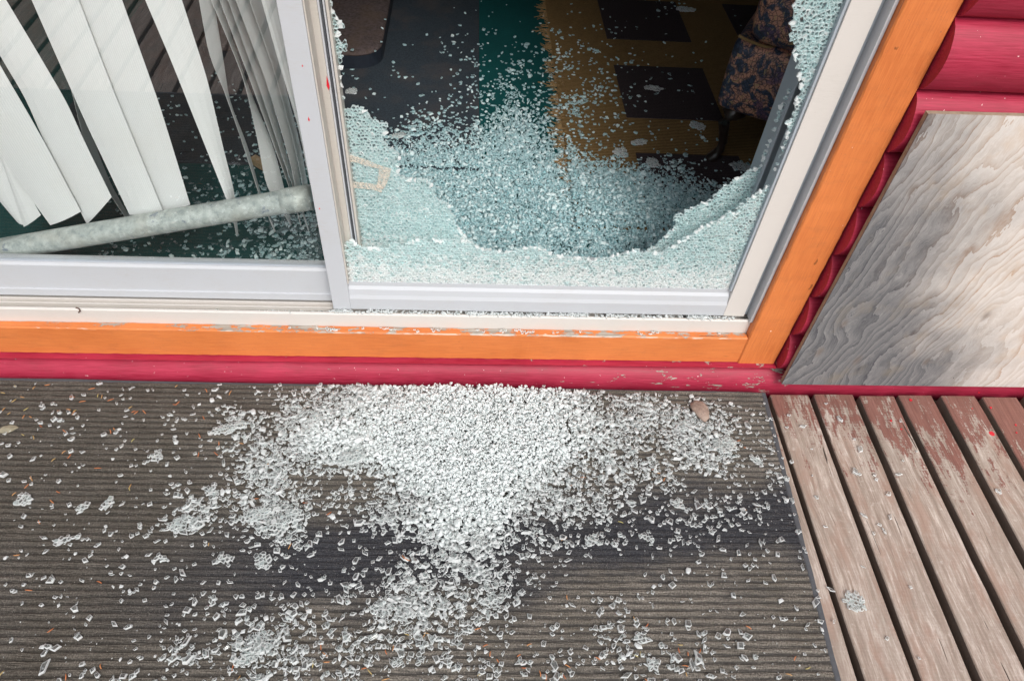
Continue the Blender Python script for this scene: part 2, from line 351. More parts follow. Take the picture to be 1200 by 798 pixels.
for i in range(12): boards.append(deck_board(x, x + .097, -.031, x + .004, x + .101, -.735, 20 + i)); x += .1165
x = .682 - .1165
for i in range(30): boards.append(deck_board(x, x + .097, -.031, x - .012, x + .085, -.735, 60 + i)); x -= .1165
for y in (-.25, -.85, -1.45, -2.05, -2.65, -3.25): box('joist', -3.2, 3.2, y - .02, y + .02, -.18, -.038, deck_m, deck)
box('joist', -3.2, 3.2, .045, .08, -.3, -.12, deck_m, deck)
def spot(u, v, r, parent, z=.0016):
    p = onz(u, v, 0); n = 9; vs = [(p[0] + r * rnd.uniform(.7, 1.2) * math.cos(6.283 * k / n), p[1] + r * rnd.uniform(.8, 1.2) * math.sin(6.283 * k / n), z) for k in range(n)]
    vs += [(a, b, -.001) for a, b, _ in vs]
    mesh('paint_spot', vs, [tuple(range(n))] + [(k, (k + 1) % n, n + (k + 1) % n, n + k) for k in range(n)], redspot, parent)
for u, v, r, b in ((1162, 508, .0075, 5), (1067, 469, .004, 4), (1161, 478, .003, 5), (1044, 493, .0028, 4), (1190, 498, .003, 6), (1139, 479, .002, 5), (1191, 507, .002, 6), (1056, 503, .0022, 4), (1147, 460, .0018, 5)):
    spot(u, v, r, boards[b])

# ================================================================ SIDING WALL
wall = empty('house_wall', (0, 0, 0), label='crimson painted rounded log siding wall around and below the door', cat='wall')
def siding(z0, x0, x1, h=.132, tm=1.0):
    n = 14; prof = []
    for k in range(n + 1):
        t = tm * k / n; prof.append((.036 - .036 * math.sin(math.pi * min(t, 1)) ** .62 if t < 1 else .036, z0 + .001 + (h - .002) * t))
    prof += [(.06, z0 + .001 + (h - .002) * tm), (.06, z0 + .001)]
    o = prism('siding_board', prof, x0, x1, 'x', red_m, wall)
    for pl in o.data.polygons: pl.use_smooth = abs(pl.normal.x) < .5 and pl.area < .2
    o.data.set_sharp_from_angle(angle=rad(40))
    return o
XL, XR = -1.448, .806                                    # outer edges of the door trim
siding(.030 - .132, -3.2, 3.2)
siding(.030, XL, XR - .001, tm=.155)                     # ripped course under the door trim
for k in range(0, 20):
    z = .030 + .132 * k
    siding(z, XR + rnd.uniform(0, .003), 3.2); siding(z, -3.2, XL - .002)
for k in range(17, 20): siding(.030 + .132 * k, XL, XR - .001)

# ================================================================ DOOR TRIM
trim = empty('door_trim', (0, 0, 0), label='orange painted wooden trim boards framing the glass sliding door', cat='door trim')
def trim_prof(y0, y1, z0, z1, b=.0025):
    return [(y0, z0 + b), (y0, z1 - b), (y0 + b, z1), (y1, z1), (y1, z0), (y0 + b, z0)]
def rough_board(name, x0, x1, y0, y1, z0, z1, axis, mat, parent, amp=.0006, n=90, sk=(0, 0)):
    """long board with slightly uneven eased edges; sk: slant of the near and far end"""
    L = np.random.default_rng(int(abs(x0 * 991 + z1 * 77)) + 5); vs, fs = [], []
    if axis == 'x': A0, A1, P0, P1 = x0, x1, z0, z1
    else: A0, A1, P0, P1 = z0, z1, x0, x1
    b = .003; e = L.normal(0, amp, (n + 1, 6)); k3 = np.array([.25, .5, .25])
    for j in range(6): e[:, j] = np.convolve(e[:, j], k3, 'same')
    for i in range(n + 1):
        t = i / n
        for j, (yy, pp) in enumerate(((y1, P0), (y0 + b, P0), (y0, P0 + b), (y0, P1 - b), (y0 + b, P1), (y1, P1))):
            s_ = (pp - P0) / (P1 - P0)
            aa = (A0 + sk[0] * s_) + ((A1 + sk[1] * s_) - (A0 + sk[0] * s_)) * t
            q = pp + e[i, j] * (1 if j else 0)
            vs.append((aa, yy + e[i, 5 - j] * .5, q) if axis == 'x' else (q, yy + e[i, 5 - j] * .5, aa))
    for i in range(n):
        for j in range(6): fs.append((i * 6 + j, i * 6 + (j + 1) % 6, (i + 1) * 6 + (j + 1) % 6, (i + 1) * 6 + j))
    fs += [tuple(range(6)), tuple(range(n * 6, n * 6 + 6))]
    return mesh(name, vs, fs, mat, parent)
rough_board('trim_board', XL, .7035, .030, .0495, .052, .146, 'x', orange_h, trim, n=240)
rough_board('trim_board', .705, .8035, .0285, .056, .050, 2.27, 'z', orange_v, trim, n=260, sk=(.0, 0))
rough_board('trim_board', XL, XL + .098, .0285, .056, .147, 2.27, 'z', orange_v, trim, n=60)
rough_board('trim_board', XL + .1, .7035, .030, .056, 2.17, 2.27, 'x', orange_h, trim, n=60)

# ================================================================ SLIDING DOOR
door = empty('sliding_door', (0, 0, 0), label='white aluminium sliding glass door, its right pane smashed out', cat='sliding door')
ZT = 2.165
# frame: sill with lip and ridges, jambs, header
prism('sill', [(.0505, .10), (.0505, .186), (.0525, .189), (.0565, .189), (.0585, .186), (.0585, .157), (.082, .157), (.082, .176), (.0855, .176), (.0855, .160), (.093, .160), (.093, .180), (.0965, .180),
               (.0965, .165), (.15, .165), (.15, .172), (.20, .172), (.20, .10)], -1.35, .7042, 'x', vinyl_cream, door)
box('track_dirt', -1.349, .703, .0588, .0818, .150, .1585, track_m, door)
box('track_dirt', -1.349, .703, .0858, .0928, .150, .1625, track_m, door)
box('jamb', .6975, .7045, .044, .200, .1895, ZT, vinyl, door, .001)
box('jamb_liner', .690, .6972, .072, .198, .19, ZT, vinyl_grey, door, .0008)
box('jamb', -1.3495, -1.342, .044, .200, .1895, ZT, vinyl, door, .001)
box('header', -1.3415, .6970, .044, .200, ZT - .03, ZT, vinyl, door)
# outer (right) sash: stands in front
sash = empty('outer_sash'); sash.parent = door
box('stile', -.318, -.2765, .062, .104, .1925, ZT - .032, vinyl, sash, .0016)
box('stile', .6335, .6865, .062, .104, .1925, ZT - .032, vinyl_cream, sash, .0016)
box('glazing_gasket', .6275, .6332, .066, .100, .2745, ZT - .08, vinyl_grey, sash, .001)
box('glazing_channel', -.2762, -.2735, .066, .100, .2745, ZT - .08, vinyl_aged, sash)
prism('bottom_rail', [(.0625, .1945), (.0625, .229), (.066, .2385), (.0685, .2545), (.0735, .262), (.0735, .2735), (.100, .2735), (.100, .1945)], -.2762, .6332, 'x', vinyl, sash)
box('top_rail', -.2762, .6332, .062, .104, ZT - .1, ZT - .033, vinyl, sash, .001)
# fixed panel at left, further in
pan = empty('fixed_panel'); pan.parent = door
prism('bottom_rail', [(.1, .183), (.1, .203), (.1035, .2035), (.1035, .262), (.1035, .277), (.107, .2835), (.112, .2835), (.112, .279), (.1385, .279), (.1385, .183)], -1.3415, -.318, 'x', vinyl, pan)
box('stile', -.3175, -.262, .1055, .1385, .183, ZT - .033, vinyl_aged, pan, .001)
for i, (a, b, mm) in enumerate(((-.2618, -.2585, vinyl), (-.2575, -.2555, rubber_m), (-.2545, -.2515, vinyl), (-.2505, -.2455, vinyl_aged))):
    box('glazing_bead', a, b, .108 + i * .004, .150, .19, ZT - .04, mm, pan, .0005)
box('stile', -1.3415, -1.29, .1, .1385, .2845, ZT - .033, vinyl, pan, .001)
box('top_rail', -1.2898, -.318, .1, .1385, ZT - .1, ZT - .033, vinyl, pan)
box('glazing_strip', -1.289, -.318, .1122, .1165, .2792, .2872, vinyl_grey, pan)
box('pane', -1.2895, -.3178, .1170, .1215, .270, ZT - .09, pane_m, pan)
# inner frame of the smashed side
inn = empty('inner_sash'); inn.parent = door
box('stile', .6295, .6895, .150, .198, .175, ZT - .033, vinyl_grey, inn, .001)
box('spacer_bar', .6255, .6292, .125, .149, .279, ZT - .09, vinyl_grey, inn, .0008)
box('bottom_rail', -.2452, .6292, .1315, .198, .1725, .255, vinyl, inn, .001)
# paint drips on the centre stiles
for u, v, w, h, y in ((384.5, 101, 1.3, 9, .1045), (362, 141, .8, 3.2, .0617), (354.5, 78, .6, 1.5, .0617), (374.5, 245, .6, 1.6, .0617)):
    p = ony(u, v, y); s = .0022 * w
    mesh('paint_spot', [(p[0] - s, y, p[2]), (p[0], y, p[2] + .0023 * h), (p[0] + s, y, p[2]), (p[0], y, p[2] - .001 * h), (p[0], y + .002, p[2])], [(0, 1, 2, 3), (0, 1, 4), (1, 2, 4), (2, 3, 4), (3, 0, 4)], redspot, sash)

# ---------------------------------------------------------------- cracked tempered panes still in the frame
def inside(poly, P):
    x, y = P[:, 0], P[:, 1]; r = np.zeros(len(P), bool); n = len(poly)
    for i in range(n):
        x1, y1 = poly[i]; x2, y2 = poly[(i + 1) % n]
        c = ((y1 > y) != (y2 > y)) & (x < (x2 - x1) * (y - y1) / (y2 - y1 + 1e-12) + x1); r ^= c
    return r
def edge_dist(line, P):
    d = np.full(len(P), 9.)
    for a, b in zip(line[:-1], line[1:]):
        a = np.array(a); b = np.array(b); ab = b - a; t = np.clip(((P - a) @ ab) / (ab @ ab + 1e-12), 0, 1)
        d = np.minimum(d, np.hypot(*(P - (a + t[:, None] * ab)).T))
    return d
def crackle(name, poly, rag, y, s, parent, th=.005, lift=.0016, rim=.0042, seed=0, vertical=True):
    """honeycomb of jittered shards cut to an outline (x, z); each shard its own little block"""
    L = np.random.default_rng(seed); P = np.array(poly); x0, z0 = P.min(0) - s; x1, z1 = P.max(0) + s
    nx, nz = int((x1 - x0) / s) + 2, int((z1 - z0) / (s * .866)) + 2
    jit = {}
    def corner(a, b):
        k = (a, b)
        if k not in jit: jit[k] = (a * s / 2 + x0 + L.normal(0, s * .19), b * s * .2887 + z0 + L.normal(0, s * .19))
        return jit[k]
    cells = []; cen = []
    for j in range(nz):
        for i in range(nx):
            a = 2 * i + (j % 2); b = 3 * j
            cs = [corner(a, b + 2), corner(a + 1, b + 1), corner(a + 1, b - 1), corner(a, b - 2), corner(a - 1, b - 1), corner(a - 1, b + 1)]
            cells.append(cs); cen.append(np.mean(cs, 0))
    cen = np.array(cen); ok = inside(poly, cen); rd = edge_dist(rag, cen) if rag else np.full(len(cen), 9.)
    vs, fs, mi = [], [], []
    for c, o, cc, r in zip(cells, ok, cen, rd):
        if not o or (r < s * .45 and L.random() < .3): continue
        c = np.array(c)
        if L.random() < .45:                       # split big shards in two
            k = L.integers(0, 3); parts = [c[[(k + q) % 6 for q in range(4)]], c[[(k + 3 + q) % 6 for q in range(4)]]]
        else: parts = [c]
        for pc in parts:
            m = pc.mean(0); pc = m + (pc - m) * (1 - L.uniform(.03, .10)); n = len(pc); k0 = len(vs)
            tx, tz = L.normal(0, .02, 2); dy = L.normal(0, lift * .06) + (L.normal(0, lift * .8) if r < rim else 0)
            ins = float(np.clip(L.normal(.78, .09), .52, .93))
            def lay(sc_, oy, j=0):
                for q in pc: vs.append((m[0] + (q[0] - m[0]) * sc_ + (L.normal(0, j) if j else 0), y + oy + dy + (q[0] - m[0]) * tx + (q[1] - m[1]) * tz, m[1] + (q[1] - m[1]) * sc_ + (L.normal(0, j) if j else 0)))
            lay(ins, 0); lay(1, .0009); lay(1, th, s * .03)
            w = 2 if r < rim and L.random() < .55 else 0; low = min(1, max(0, (.372 - m[1]) / .075)) if y < .2 and vertical else 0; hz_ = .5 + .5 * math.sin(m[0] * 61 + 3 * math.sin(m[1] * 47)) * math.sin(m[1] * 83 + m[0] * 21); fc = w or (4 if L.random() < .015 + .6 * low else 3 if L.random() < .03 + .14 * hz_ + .5 * low else 0); rg = 2 if w or L.random() < .03 + .75 * low else 1
            fs.append(tuple(range(k0, k0 + n))); mi.append(fc); fs.append(tuple(range(k0 + 3 * n - 1, k0 + 2 * n - 1, -1))); mi.append(w)
            for h in (0, n):
                for q in range(n): fs.append((k0 + h + q, k0 + h + n + q, k0 + h + n + (q + 1) % n, k0 + h + (q + 1) % n)); mi.append(rg)
    me = bpy.data.meshes.new(name); me.from_pydata(vs, [], fs); me.polygons.foreach_set('material_index', mi)
    o = link(name, me, [pl_top, pl_side, gl_rim, pl_haze, gl_white], parent); o['kind'] = 'stuff'; return o
def tr(pts, y): return [tuple(ony(u, v, y)[[0, 2]]) for u, v in pts]
def jag(pts, amp, seed, step=.012):
    L = np.random.default_rng(seed); out = []
    for (ax, az), (bx, bz) in zip(pts[:-1], pts[1:]):
        n = max(1, int(math.hypot(bx - ax, bz - az) / step))
        for k in range(n):
            t = k / n; out.append((ax + (bx - ax) * t + L.normal(0, amp), az + (bz - az) * t + L.normal(0, amp)))
    out.append(pts[-1]); return out
YO, YI = .0745, .136
o_right = jag(tr([(940, -60), (935, -25), (933, 0), (930, 12), (927, 36), (930, 60), (933, 72), (937, 84), (937, 98), (935, 111), (929, 130), (921, 154), (920, 165), (916, 179), (911, 194), (908, 203),
              (905, 214), (896, 221), (890, 222), (887, 226), (890, 224), (880, 233), (865, 244), (861, 252), (856, 246), (847, 255), (824, 267), (813, 274), (794, 285), (773, 297), (756, 296), (745, 293), (720, 300), (700, 303), (680, 302), (650, 300), (635, 292), (620, 289),
              (590, 297), (568, 293), (552, 284), (530, 281), (512, 283), (500, 280), (480, 285), (455, 288), (442, 292), (420, 289), (413, 283), (404, 286)], YO), .0012, 1)
ztop = o_right[0][1]
crackle('cracked_outer_glass', [(.630, ztop)] + o_right + [(-.2735, .268), (.630, .268)], o_right, YO, .0082, sash, seed=2)
il = jag(tr([(376, -60), (382, -20), (386, 0), (387, 12), (392, 20), (400, 32), (396, 39), (398, 45), (406, 51), (404, 60), (402, 75), (398, 83), (399, 104), (396, 116), (402, 126), (411, 128), (419, 125), (425, 128.6), (433, 134),
         (435, 140), (440, 139), (448, 141), (454, 148), (454, 159), (453, 165), (463, 174), (469, 184), (467, 196), (467, 205), (478, 212), (488, 209), (496, 209), (505, 217), (513, 233), (527, 240), (534, 262), (545, 278),
         (560, 290), (600, 300), (650, 304), (700, 306), (745, 300), (766, 290), (775, 280), (789, 270), (792, 251.5), (801, 249), (811, 243), (829, 238), (837, 229), (851, 218), (860, 212), (870, 206), (878, 200), (891, 196), (896, 181),
         (900, 170), (908, 149), (914, 126), (920, 114), (930, 95), (946, 62), (960, 30), (974, -5), (990, -50)], YI), .0012, 3)
crackle('cracked_inner_glass', [(-.2455, il[0][1])] + il + [(.6255, il[-1][1]), (.6255, .2555), (-.2455, .2555)], il, YI, .0080, inn, seed=4)

# masking tape stuck on the inner glass
tape_m = M('masking_tape'); n_ = tape_m.noise(tape_m.pos(), 240, 4, .75)
tape_m = tape_m.done(tape_m.n('MixShader', {0: tape_m.rng(n_, .42, .60, .12, .72), 1: tape_m.n('BsdfTransparent').outputs[0], 2: tape_m.pbr((.74, .66, .56), .7)}).outputs[0])
tp = empty('masking_tape', tuple(ony(404, 185, YI)), label='torn beige masking tape stuck on the cracked glass beside the centre stile', cat='tape')
def strip(pts, th=.0006, y=YI - .0035):
    b = tp.location; q = tr(pts, y); n = len(q); vs = [(a - b[0], y - b[1], c - b[2]) for a, c in q] + [(a - b[0], y + th - b[1], c - b[2]) for a, c in q]
    mesh('tape_strip', vs, [tuple(range(n)), tuple(range(n, 2 * n))] + [(i, (i + 1) % n, n + (i + 1) % n, n + i) for i in range(n)], tape_m, tp)
strip([(403, 181), (415, 183), (428, 187), (440, 192), (445, 195), (443, 198), (430, 195), (418, 191), (404, 189)])
strip([(443, 193.6), (458, 198), (457, 206), (453, 216), (449, 222), (441, 221), (443, 210), (444, 200)], y=YI - .0045)
strip([(405, 212), (412, 213), (425, 214), (438, 216), (449, 219), (447, 226), (436, 222.5), (420, 221), (406, 220)], y=YI - .0055)

# ================================================================ ROOM BEHIND THE DOOR
FZ = .168
def m_carpet():
    m = M('teal_carpet'); p = m.pos(); f = m.noise(p, 420, 3, .8); b = m.noise(p, 6, 4)
    c = m.mix(m.rng(f, .3, .7), (.004, .050, .050), (.011, .10, .10)); c = m.mix(m.rng(b, .35, .7, 0, .35), c, (.007, .05, .052))
    return m.done(m.pbr(c, .95, m.bump(f, .8, .003), .1))
carpet_m = m_carpet(); plaster = m_plain('room_plaster', (.62, .60, .57), .9, 8, .1, .1)
def struct(name, *a): o = box(name, *a); return tag(o, kind='structure')
struct('carpet_floor', -2.8, 2.8, .2005, 4.6, -.02, FZ, carpet_m)
struct('room_wall', -2.8, 2.8, 4.6, 4.7, -.02, 2.66, plaster); struct('room_wall', -2.9, -2.8, .061, 4.7, -.02, 2.66, plaster); struct('room_wall', 2.8, 2.9, .061, 4.7, -.02, 2.66, plaster)
struct('ceiling', -2.9, 2.9, .061, 4.7, 2.66, 2.76, plaster)
struct('room_wall', -2.8, -1.352, .0615, .199, -.3, 2.66, plaster); struct('room_wall', .7055, 2.8, .0615, .199, -.3, 2.66, plaster); struct('room_wall', -1.351, .7050, .0615, .199, 2.1705, 2.66, plaster)
def m_pad(name, c1, c2, c3, sc=60, st=.6):
    m = M(name); p = m.pos(); a = m.noise(p, sc, 5, .7); b = m.noise(p, 9, 4, .6)
    c = m.mix(m.rng(a, .35, .65), c1, c2); c = m.mix(m.rng(b, .48, .7, 0, .6), c, c3)
    return m.done(m.pbr(c, .9, m.bump(a, st, .003), .2))
slate = m_pad('dark_slate_mat', (.020, .028, .036), (.046, .060, .074), (.075, .062, .060), 240)
om = box('floor_mat', -1.25, .031, .662, 1.86, FZ + .0005, FZ + .010, slate, None, .003)
tag(om, 'dark slate rectangular mat lying on the teal carpet inside the doorway', 'floor mat')
# brown cushion with a thick dark edge
cushm = m_pad('mottled_brown_fabric', (.050, .038, .036), (.11, .085, .085), (.10, .07, .05), 90); dkm = m_plain('navy_edge', (.012, .018, .03), .7, 80)
cu = empty('floor_cushion', (-.62, 1.55, FZ + .010), label='mottled brown flat cushion with rounded corner lying on the dark slate mat', cat='cushion')
def rrect(w, d, r, n=8):
    out = []
    for cx, cy, a0 in ((w - r, d - r, 0), (-w + r, d - r, 90), (-w + r, -d + r, 180), (w - r, -d + r, 270)):
        for k in range(n + 1): t = rad(a0 + 90 * k / n); out.append((cx + r * math.cos(t), cy + r * math.sin(t)))
    return out
pr = rrect(.31, .32, .09)
prism('cushion_band', [(a, b) for a, b in pr], 0, .045, 'z', dkm, cu)
vs, fs = [], []; n = len(pr); lv = [(1.0, .0455), (1.0, .05), (.985, .056), (.93, .061), (.7, .064), (.3, .065)]
for s_, z in lv: vs += [(a * s_, b * s_, z) for a, b in pr]
for i in range(len(lv) - 1):
    for k in range(n): fs.append((i * n + k, i * n + (k + 1) % n, (i + 1) * n + (k + 1) % n, (i + 1) * n + k))
fs += [tuple(range(n)), tuple(range((len(lv) - 1) * n, len(lv) * n))]
mesh('cushion_top', vs, fs, cushm, cu, True)
# jute rug
def m_jute(name, c1, c2, band=True):
    m = M(name); p = m.pos(); w = m.n('TexWave', {'Vector': p, 'Scale': 36, 'Distortion': 1.2, 'Detail': 2, 'Detail Scale': 4}, wave_type='BANDS', bands_direction='Y').outputs['Fac']
    a = m.noise(m.mapv(p, (1, 3, 1)), 170, 4, .75)
    f = m.math('ADD', m.math('MULTIPLY', w, .4 if band else .1), m.math('MULTIPLY', a, .75))
    return m.done(m.pbr(m.mix(m.rng(f, .3, .85), c1, c2), .95, m.bump(f, .9, .004), .1))
jute = m_jute('jute_weave', (.085, .050, .018), (.34, .215, .095)); pile = m_jute('dark_square_pile', (.022, .017, .020), (.15, .115, .115), False)
rug = empty('jute_rug', (.3, .3, FZ), label='golden brown jute rug with dark woven squares and ragged fringed left edge', cat='rug')
def rugp(name, x0, x1, y0, y1, z0, z1, mat): o = box(name, x0 - .3, x1 - .3, y0 - .3, y1 - .3, z0, z1, mat, rug, .002); return o
rugp('rug_ground', .302, 1.95, .40, 2.4, .001, .011, jute)
for i in range(4):
    for j in range(4):
        x0, y0 = .52 + i * .53 - (0 if j % 2 == 0 or True else .2), .42 + j * .553
        if x0 + .33 < 1.95 and y0 + .35 < 2.39: rugp('woven_square', x0, x0 + .33, y0, y0 + .35, .0112, .0145, pile)
# fringe: frayed bundles of jute
vs, fs = [], []
for k in range(560):
    y = rnd.uniform(.41, 2.38); bun = math.sin(y * 71) + math.sin(y * 43 + 2); ln = rnd.uniform(.008, .035) * (1.15 + .5 * bun) + .004
    x = .304; z = .005; ang = rnd.gauss(0, .25) + .3 * math.sin(y * 50); w = rnd.uniform(.0009, .002); pts = []
    for q in range(5):
        pts.append((x, y, z)); x -= ln / 4 * math.cos(ang); y += ln / 4 * math.sin(ang); ang += rnd.gauss(0, .35); z = max(.0015, min(.009, z + rnd.gauss(0, .0015)))
    k0 = len(vs)
    for q, (a, b, c) in enumerate(pts): vs += [(a - .3, b - w - .3, c), (a - .3, b + w - .3, c), (a - .3, b - .3, c + w * 1.4)]
    for q in range(4):
        for r_ in range(3): fs.append((k0 + q * 3 + r_, k0 + q * 3 + (r_ + 1) % 3, k0 + q * 3 + 3 + (r_ + 1) % 3, k0 + q * 3 + 3 + r_))
for k in range(90):    # worn strands lying along the edge
    x = rnd.uniform(.300, .33); y = rnd.uniform(.5, 1.4); a = rnd.uniform(0, 6.28); w = .0012; k0 = len(vs); z = .0125
    for q in range(5):
        vs += [(x - .3, y - w - .3, z), (x - .3, y + w - .3, z), (x - .3, y - .3, z + w * 1.4)]; x += .004 * math.cos(a); y += .004 * math.sin(a); a += rnd.gauss(.3, .5)
    for q in range(4):
        for r_ in range(3): fs.append((k0 + q * 3 + r_, k0 + q * 3 + (r_ + 1) % 3, k0 + q * 3 + 3 + (r_ + 1) % 3, k0 + q * 3 + 3 + r_))
o = mesh('fringe', vs, fs, m_plain('jute_fibre', (.33, .21, .09), .9, 200, .4, .5), rug); o['kind'] = 'stuff'

# armchair
def m_brocade():
    m = M('paisley_brocade'); p = m.pos(); d = m.noise(p, 9, 3, .5, out='Color')
    v = m.n('VectorMath', {0: p, 1: m.n('VectorMath', {0: d, 3: .05}, operation='SCALE').outputs[0]}, operation='ADD').outputs[0]
    vo = m.n('TexVoronoi', {'Vector': v, 'Scale': 90}, feature='DISTANCE_TO_EDGE').outputs['Distance']
    a = m.noise(v, 22, 4, .6, 1.5); b = m.noise(m.mapv(v, (1, 1, 1), (4, 2, 1)), 14, 4, .6, 1.2)
    c = m.mix(m.rng(a, .45, .55), (.46, .22, .145), (.03, .042, .075)); c = m.mix(m.rng(b, .56, .6, 0, .8), c, (.09, .05, .10))
    c = m.mix(m.rng(vo, .10, .05, 0, .75), c, (.010, .012, .02)); g = m.noise(v, 60, 4, .6, 1.0); c = m.mix(m.rng(g, .60, .64, 0, .7), c, (.36, .25, .11))
    return m.done(m.pbr(c, .5, m.bump(m.math('ADD', a, g), .3, .002), .35))
broc = m_brocade(); lacq = m_plain('dark_lacquered_wood', (.028, .018, .014), .28, 30, .1); gold = m_plain('gold_cord', (.30, .19, .075), .6, 300, .8)
ac = empty('armchair', (.725, .752, FZ + .0145), rz=rad(-30), label='armchair in dark blue and russet paisley fabric with curved lacquered leg', cat='armchair')
def soft(name, x0, x1, y0, y1, z0, z1, r, mat, par, puff=.0):
    o = box(name, x0, x1, y0, y1, z0, z1, mat, par, r, 5); me = o.data; cx, cy, cz = (x0 + x1) / 2, (y0 + y1) / 2, (z0 + z1) / 2
    bm = bmesh.new(); bm.from_mesh(me); bmesh.ops.subdivide_edges(bm, edges=[e for e in bm.edges if e.calc_length() > .06], cuts=6, use_grid_fill=True)
    for v in bm.verts:
        u, w, t = ((v.co.x - cx) / (x1 - x0) * 2, (v.co.y - cy) / (y1 - y0) * 2, (v.co.z - cz) / (z1 - z0) * 2)
        v.co.y += puff * w * (1 - u * u) * (1 - t * t); v.co.z += puff * t * (1 - u * u) * (1 - w * w); v.co.x += puff * u * (1 - w * w) * (1 - t * t)
    bm.to_mesh(me); bm.free(); me.polygons.foreach_set('use_smooth', [True] * len(me.polygons)); return o
ft = soft('seat_base', -.005, .62, .0, .62, .172, .378, .03, broc, ac, .02)
soft('seat_cushion', .03, .60, -.006, .50, .383, .53, .045, broc, ac, .03)
soft('backrest', .0, .62, .50, .66, .384, .86, .05, broc, ac, .02)
soft('armrest', .50, .64, -.01, .50, .384, .62, .05, broc, ac, .01)
def acl(p): v_ = Vector(p) - ac.location; return Matrix.Rotation(rad(30), 3, 'Z') @ v_
tube('gold_piping', [acl(ony(a_, b_, .722)) for a_, b_ in ((866, 42), (871, 45), (880, 49), (890, 53), (901, 56), (912, 57), (925, 56))], .0042, gold, ac, 8)
LG = ((872, 130, .020), (862, 131, .027), (853, 134, .025), (848.5, 143, .0175), (848, 155, .0145), (847.5, 166, .0135), (844, 175, .014), (839, 181, .0175), (833.5, 186, .0195), (829, 188.5, .0155), (826.5, 189, .008))
def leg(dx, dy):
    o = tube('leg', [acl(ony(a_, b_, .752)) for a_, b_, r in LG], 0, lacq, ac, 14, True, [r for *_, r in LG]); o.location = (dx, dy, 0); return o
leg(0, 0); leg(.60, 0); leg(0, .58); leg(.60, .58)
# wood offcut on the floor behind the blinds
oc = box('wood_offcut', -.05, .05, -.012, .012, 0, .02, m_plain('pine', (.52, .36, .20), .7, 40), None, .001); p = onz(306, 198, FZ + .01); oc.location = (p[0] + .012, p[1], FZ + .011); oc.rotation_euler = (0, 0, rad(-38))
tag(oc, 'small pale pine offcut lying on the floor behind the blind slats', 'wood offcut')

# ================================================================ VERTICAL BLIND
def m_vane():
    m = M('ribbed_white_vinyl_vane'); uv = m.n('UVMap').outputs[0]; x, y, z = m.sep(uv)
    w = m.math('SINE', m.math('MULTIPLY', x, 6.283 * 21)); p = m.pos(); b = m.noise(p, 7, 4)
    c = m.mix(m.rng(w, -1, 1), (.86, .87, .87), (.95, .95, .945)); c = m.mix(m.rng(b, .5, .75, 0, .2), c, (.82, .78, .72))
    d = m.pbr(c, .5, m.bump(w, .2, .0008)); t = m.n('BsdfTranslucent', {'Color': (.8, .8, .76)}).outputs[0]
    return m.done(m.n('MixShader', {0: .10, 1: d, 2: t}).outputs[0])
vane_m = m_vane()
blind = empty('vertical_blind', (0, 0, 0), label='white vertical blind of twisted ribbed slats hanging behind the left pane', cat='blind')
def resample(pl, vv):
    pl = sorted(pl, key=lambda q: q[1]); us = [q[0] for q in pl]; ys = [q[1] for q in pl]; out = []
    for v in vv:
        if v < ys[0]: s_ = (us[1] - us[0]) / (ys[1] - ys[0]); out.append(us[0] + s_ * (v - ys[0]))
        else: out.append(float(np.interp(v, ys, us)))
    return out
def vane(Lp, Rp, yl, yr):
    N = 26; vs, fs, uvs = [], [], []
    def curve(pl, y):
        t0, t1 = min(q[1] for q in pl), max(q[1] for q in pl); vv = np.linspace(t0, t1, N)
        P = np.array([ony(u, v, y) for u, v in zip(resample(pl, vv), vv)])
        for _ in range(3): P[1:-1] = .25 * P[:-2] + .5 * P[1:-1] + .25 * P[2:]
        d = (P[3] - P[0]) / (P[3][2] - P[0][2]); top = P[0] + d * (.25); top2 = np.array([top[0], y, 2.08])
        return np.vstack([top2[None], top[None], P])
    A, B = curve(Lp, yl), curve(Rp, yr); n = len(A); C = 5
    for i in range(n):
        ax = B[i] - A[i]
        for c in range(C):
            t = c / (C - 1); q = A[i] + ax * t; q = q + np.array([0, -.006 * (1 - (2 * t - 1) ** 2), 0]); vs.append(tuple(q)); uvs.append((t, i / n))
    for i in range(n - 1):
        for c in range(C - 1): fs.append((i * C + c, i * C + c + 1, (i + 1) * C + c + 1, (i + 1) * C + c))
    me = bpy.data.meshes.new('vane'); me.from_pydata(vs, [], fs); uvl = me.uv_layers.new(name='UVMap')
    for l in me.loops: uvl.data[l.index].uv = uvs[l.vertex_index]
    me.polygons.foreach_set('use_smooth', [True] * len(me.polygons))
    me.polygons.foreach_set('use_smooth', [False] * len(me.polygons)); o = link('vane', me, vane_m, blind); md = o.modifiers.new('thickness', 'SOLIDIFY'); md.thickness = .0004; return o
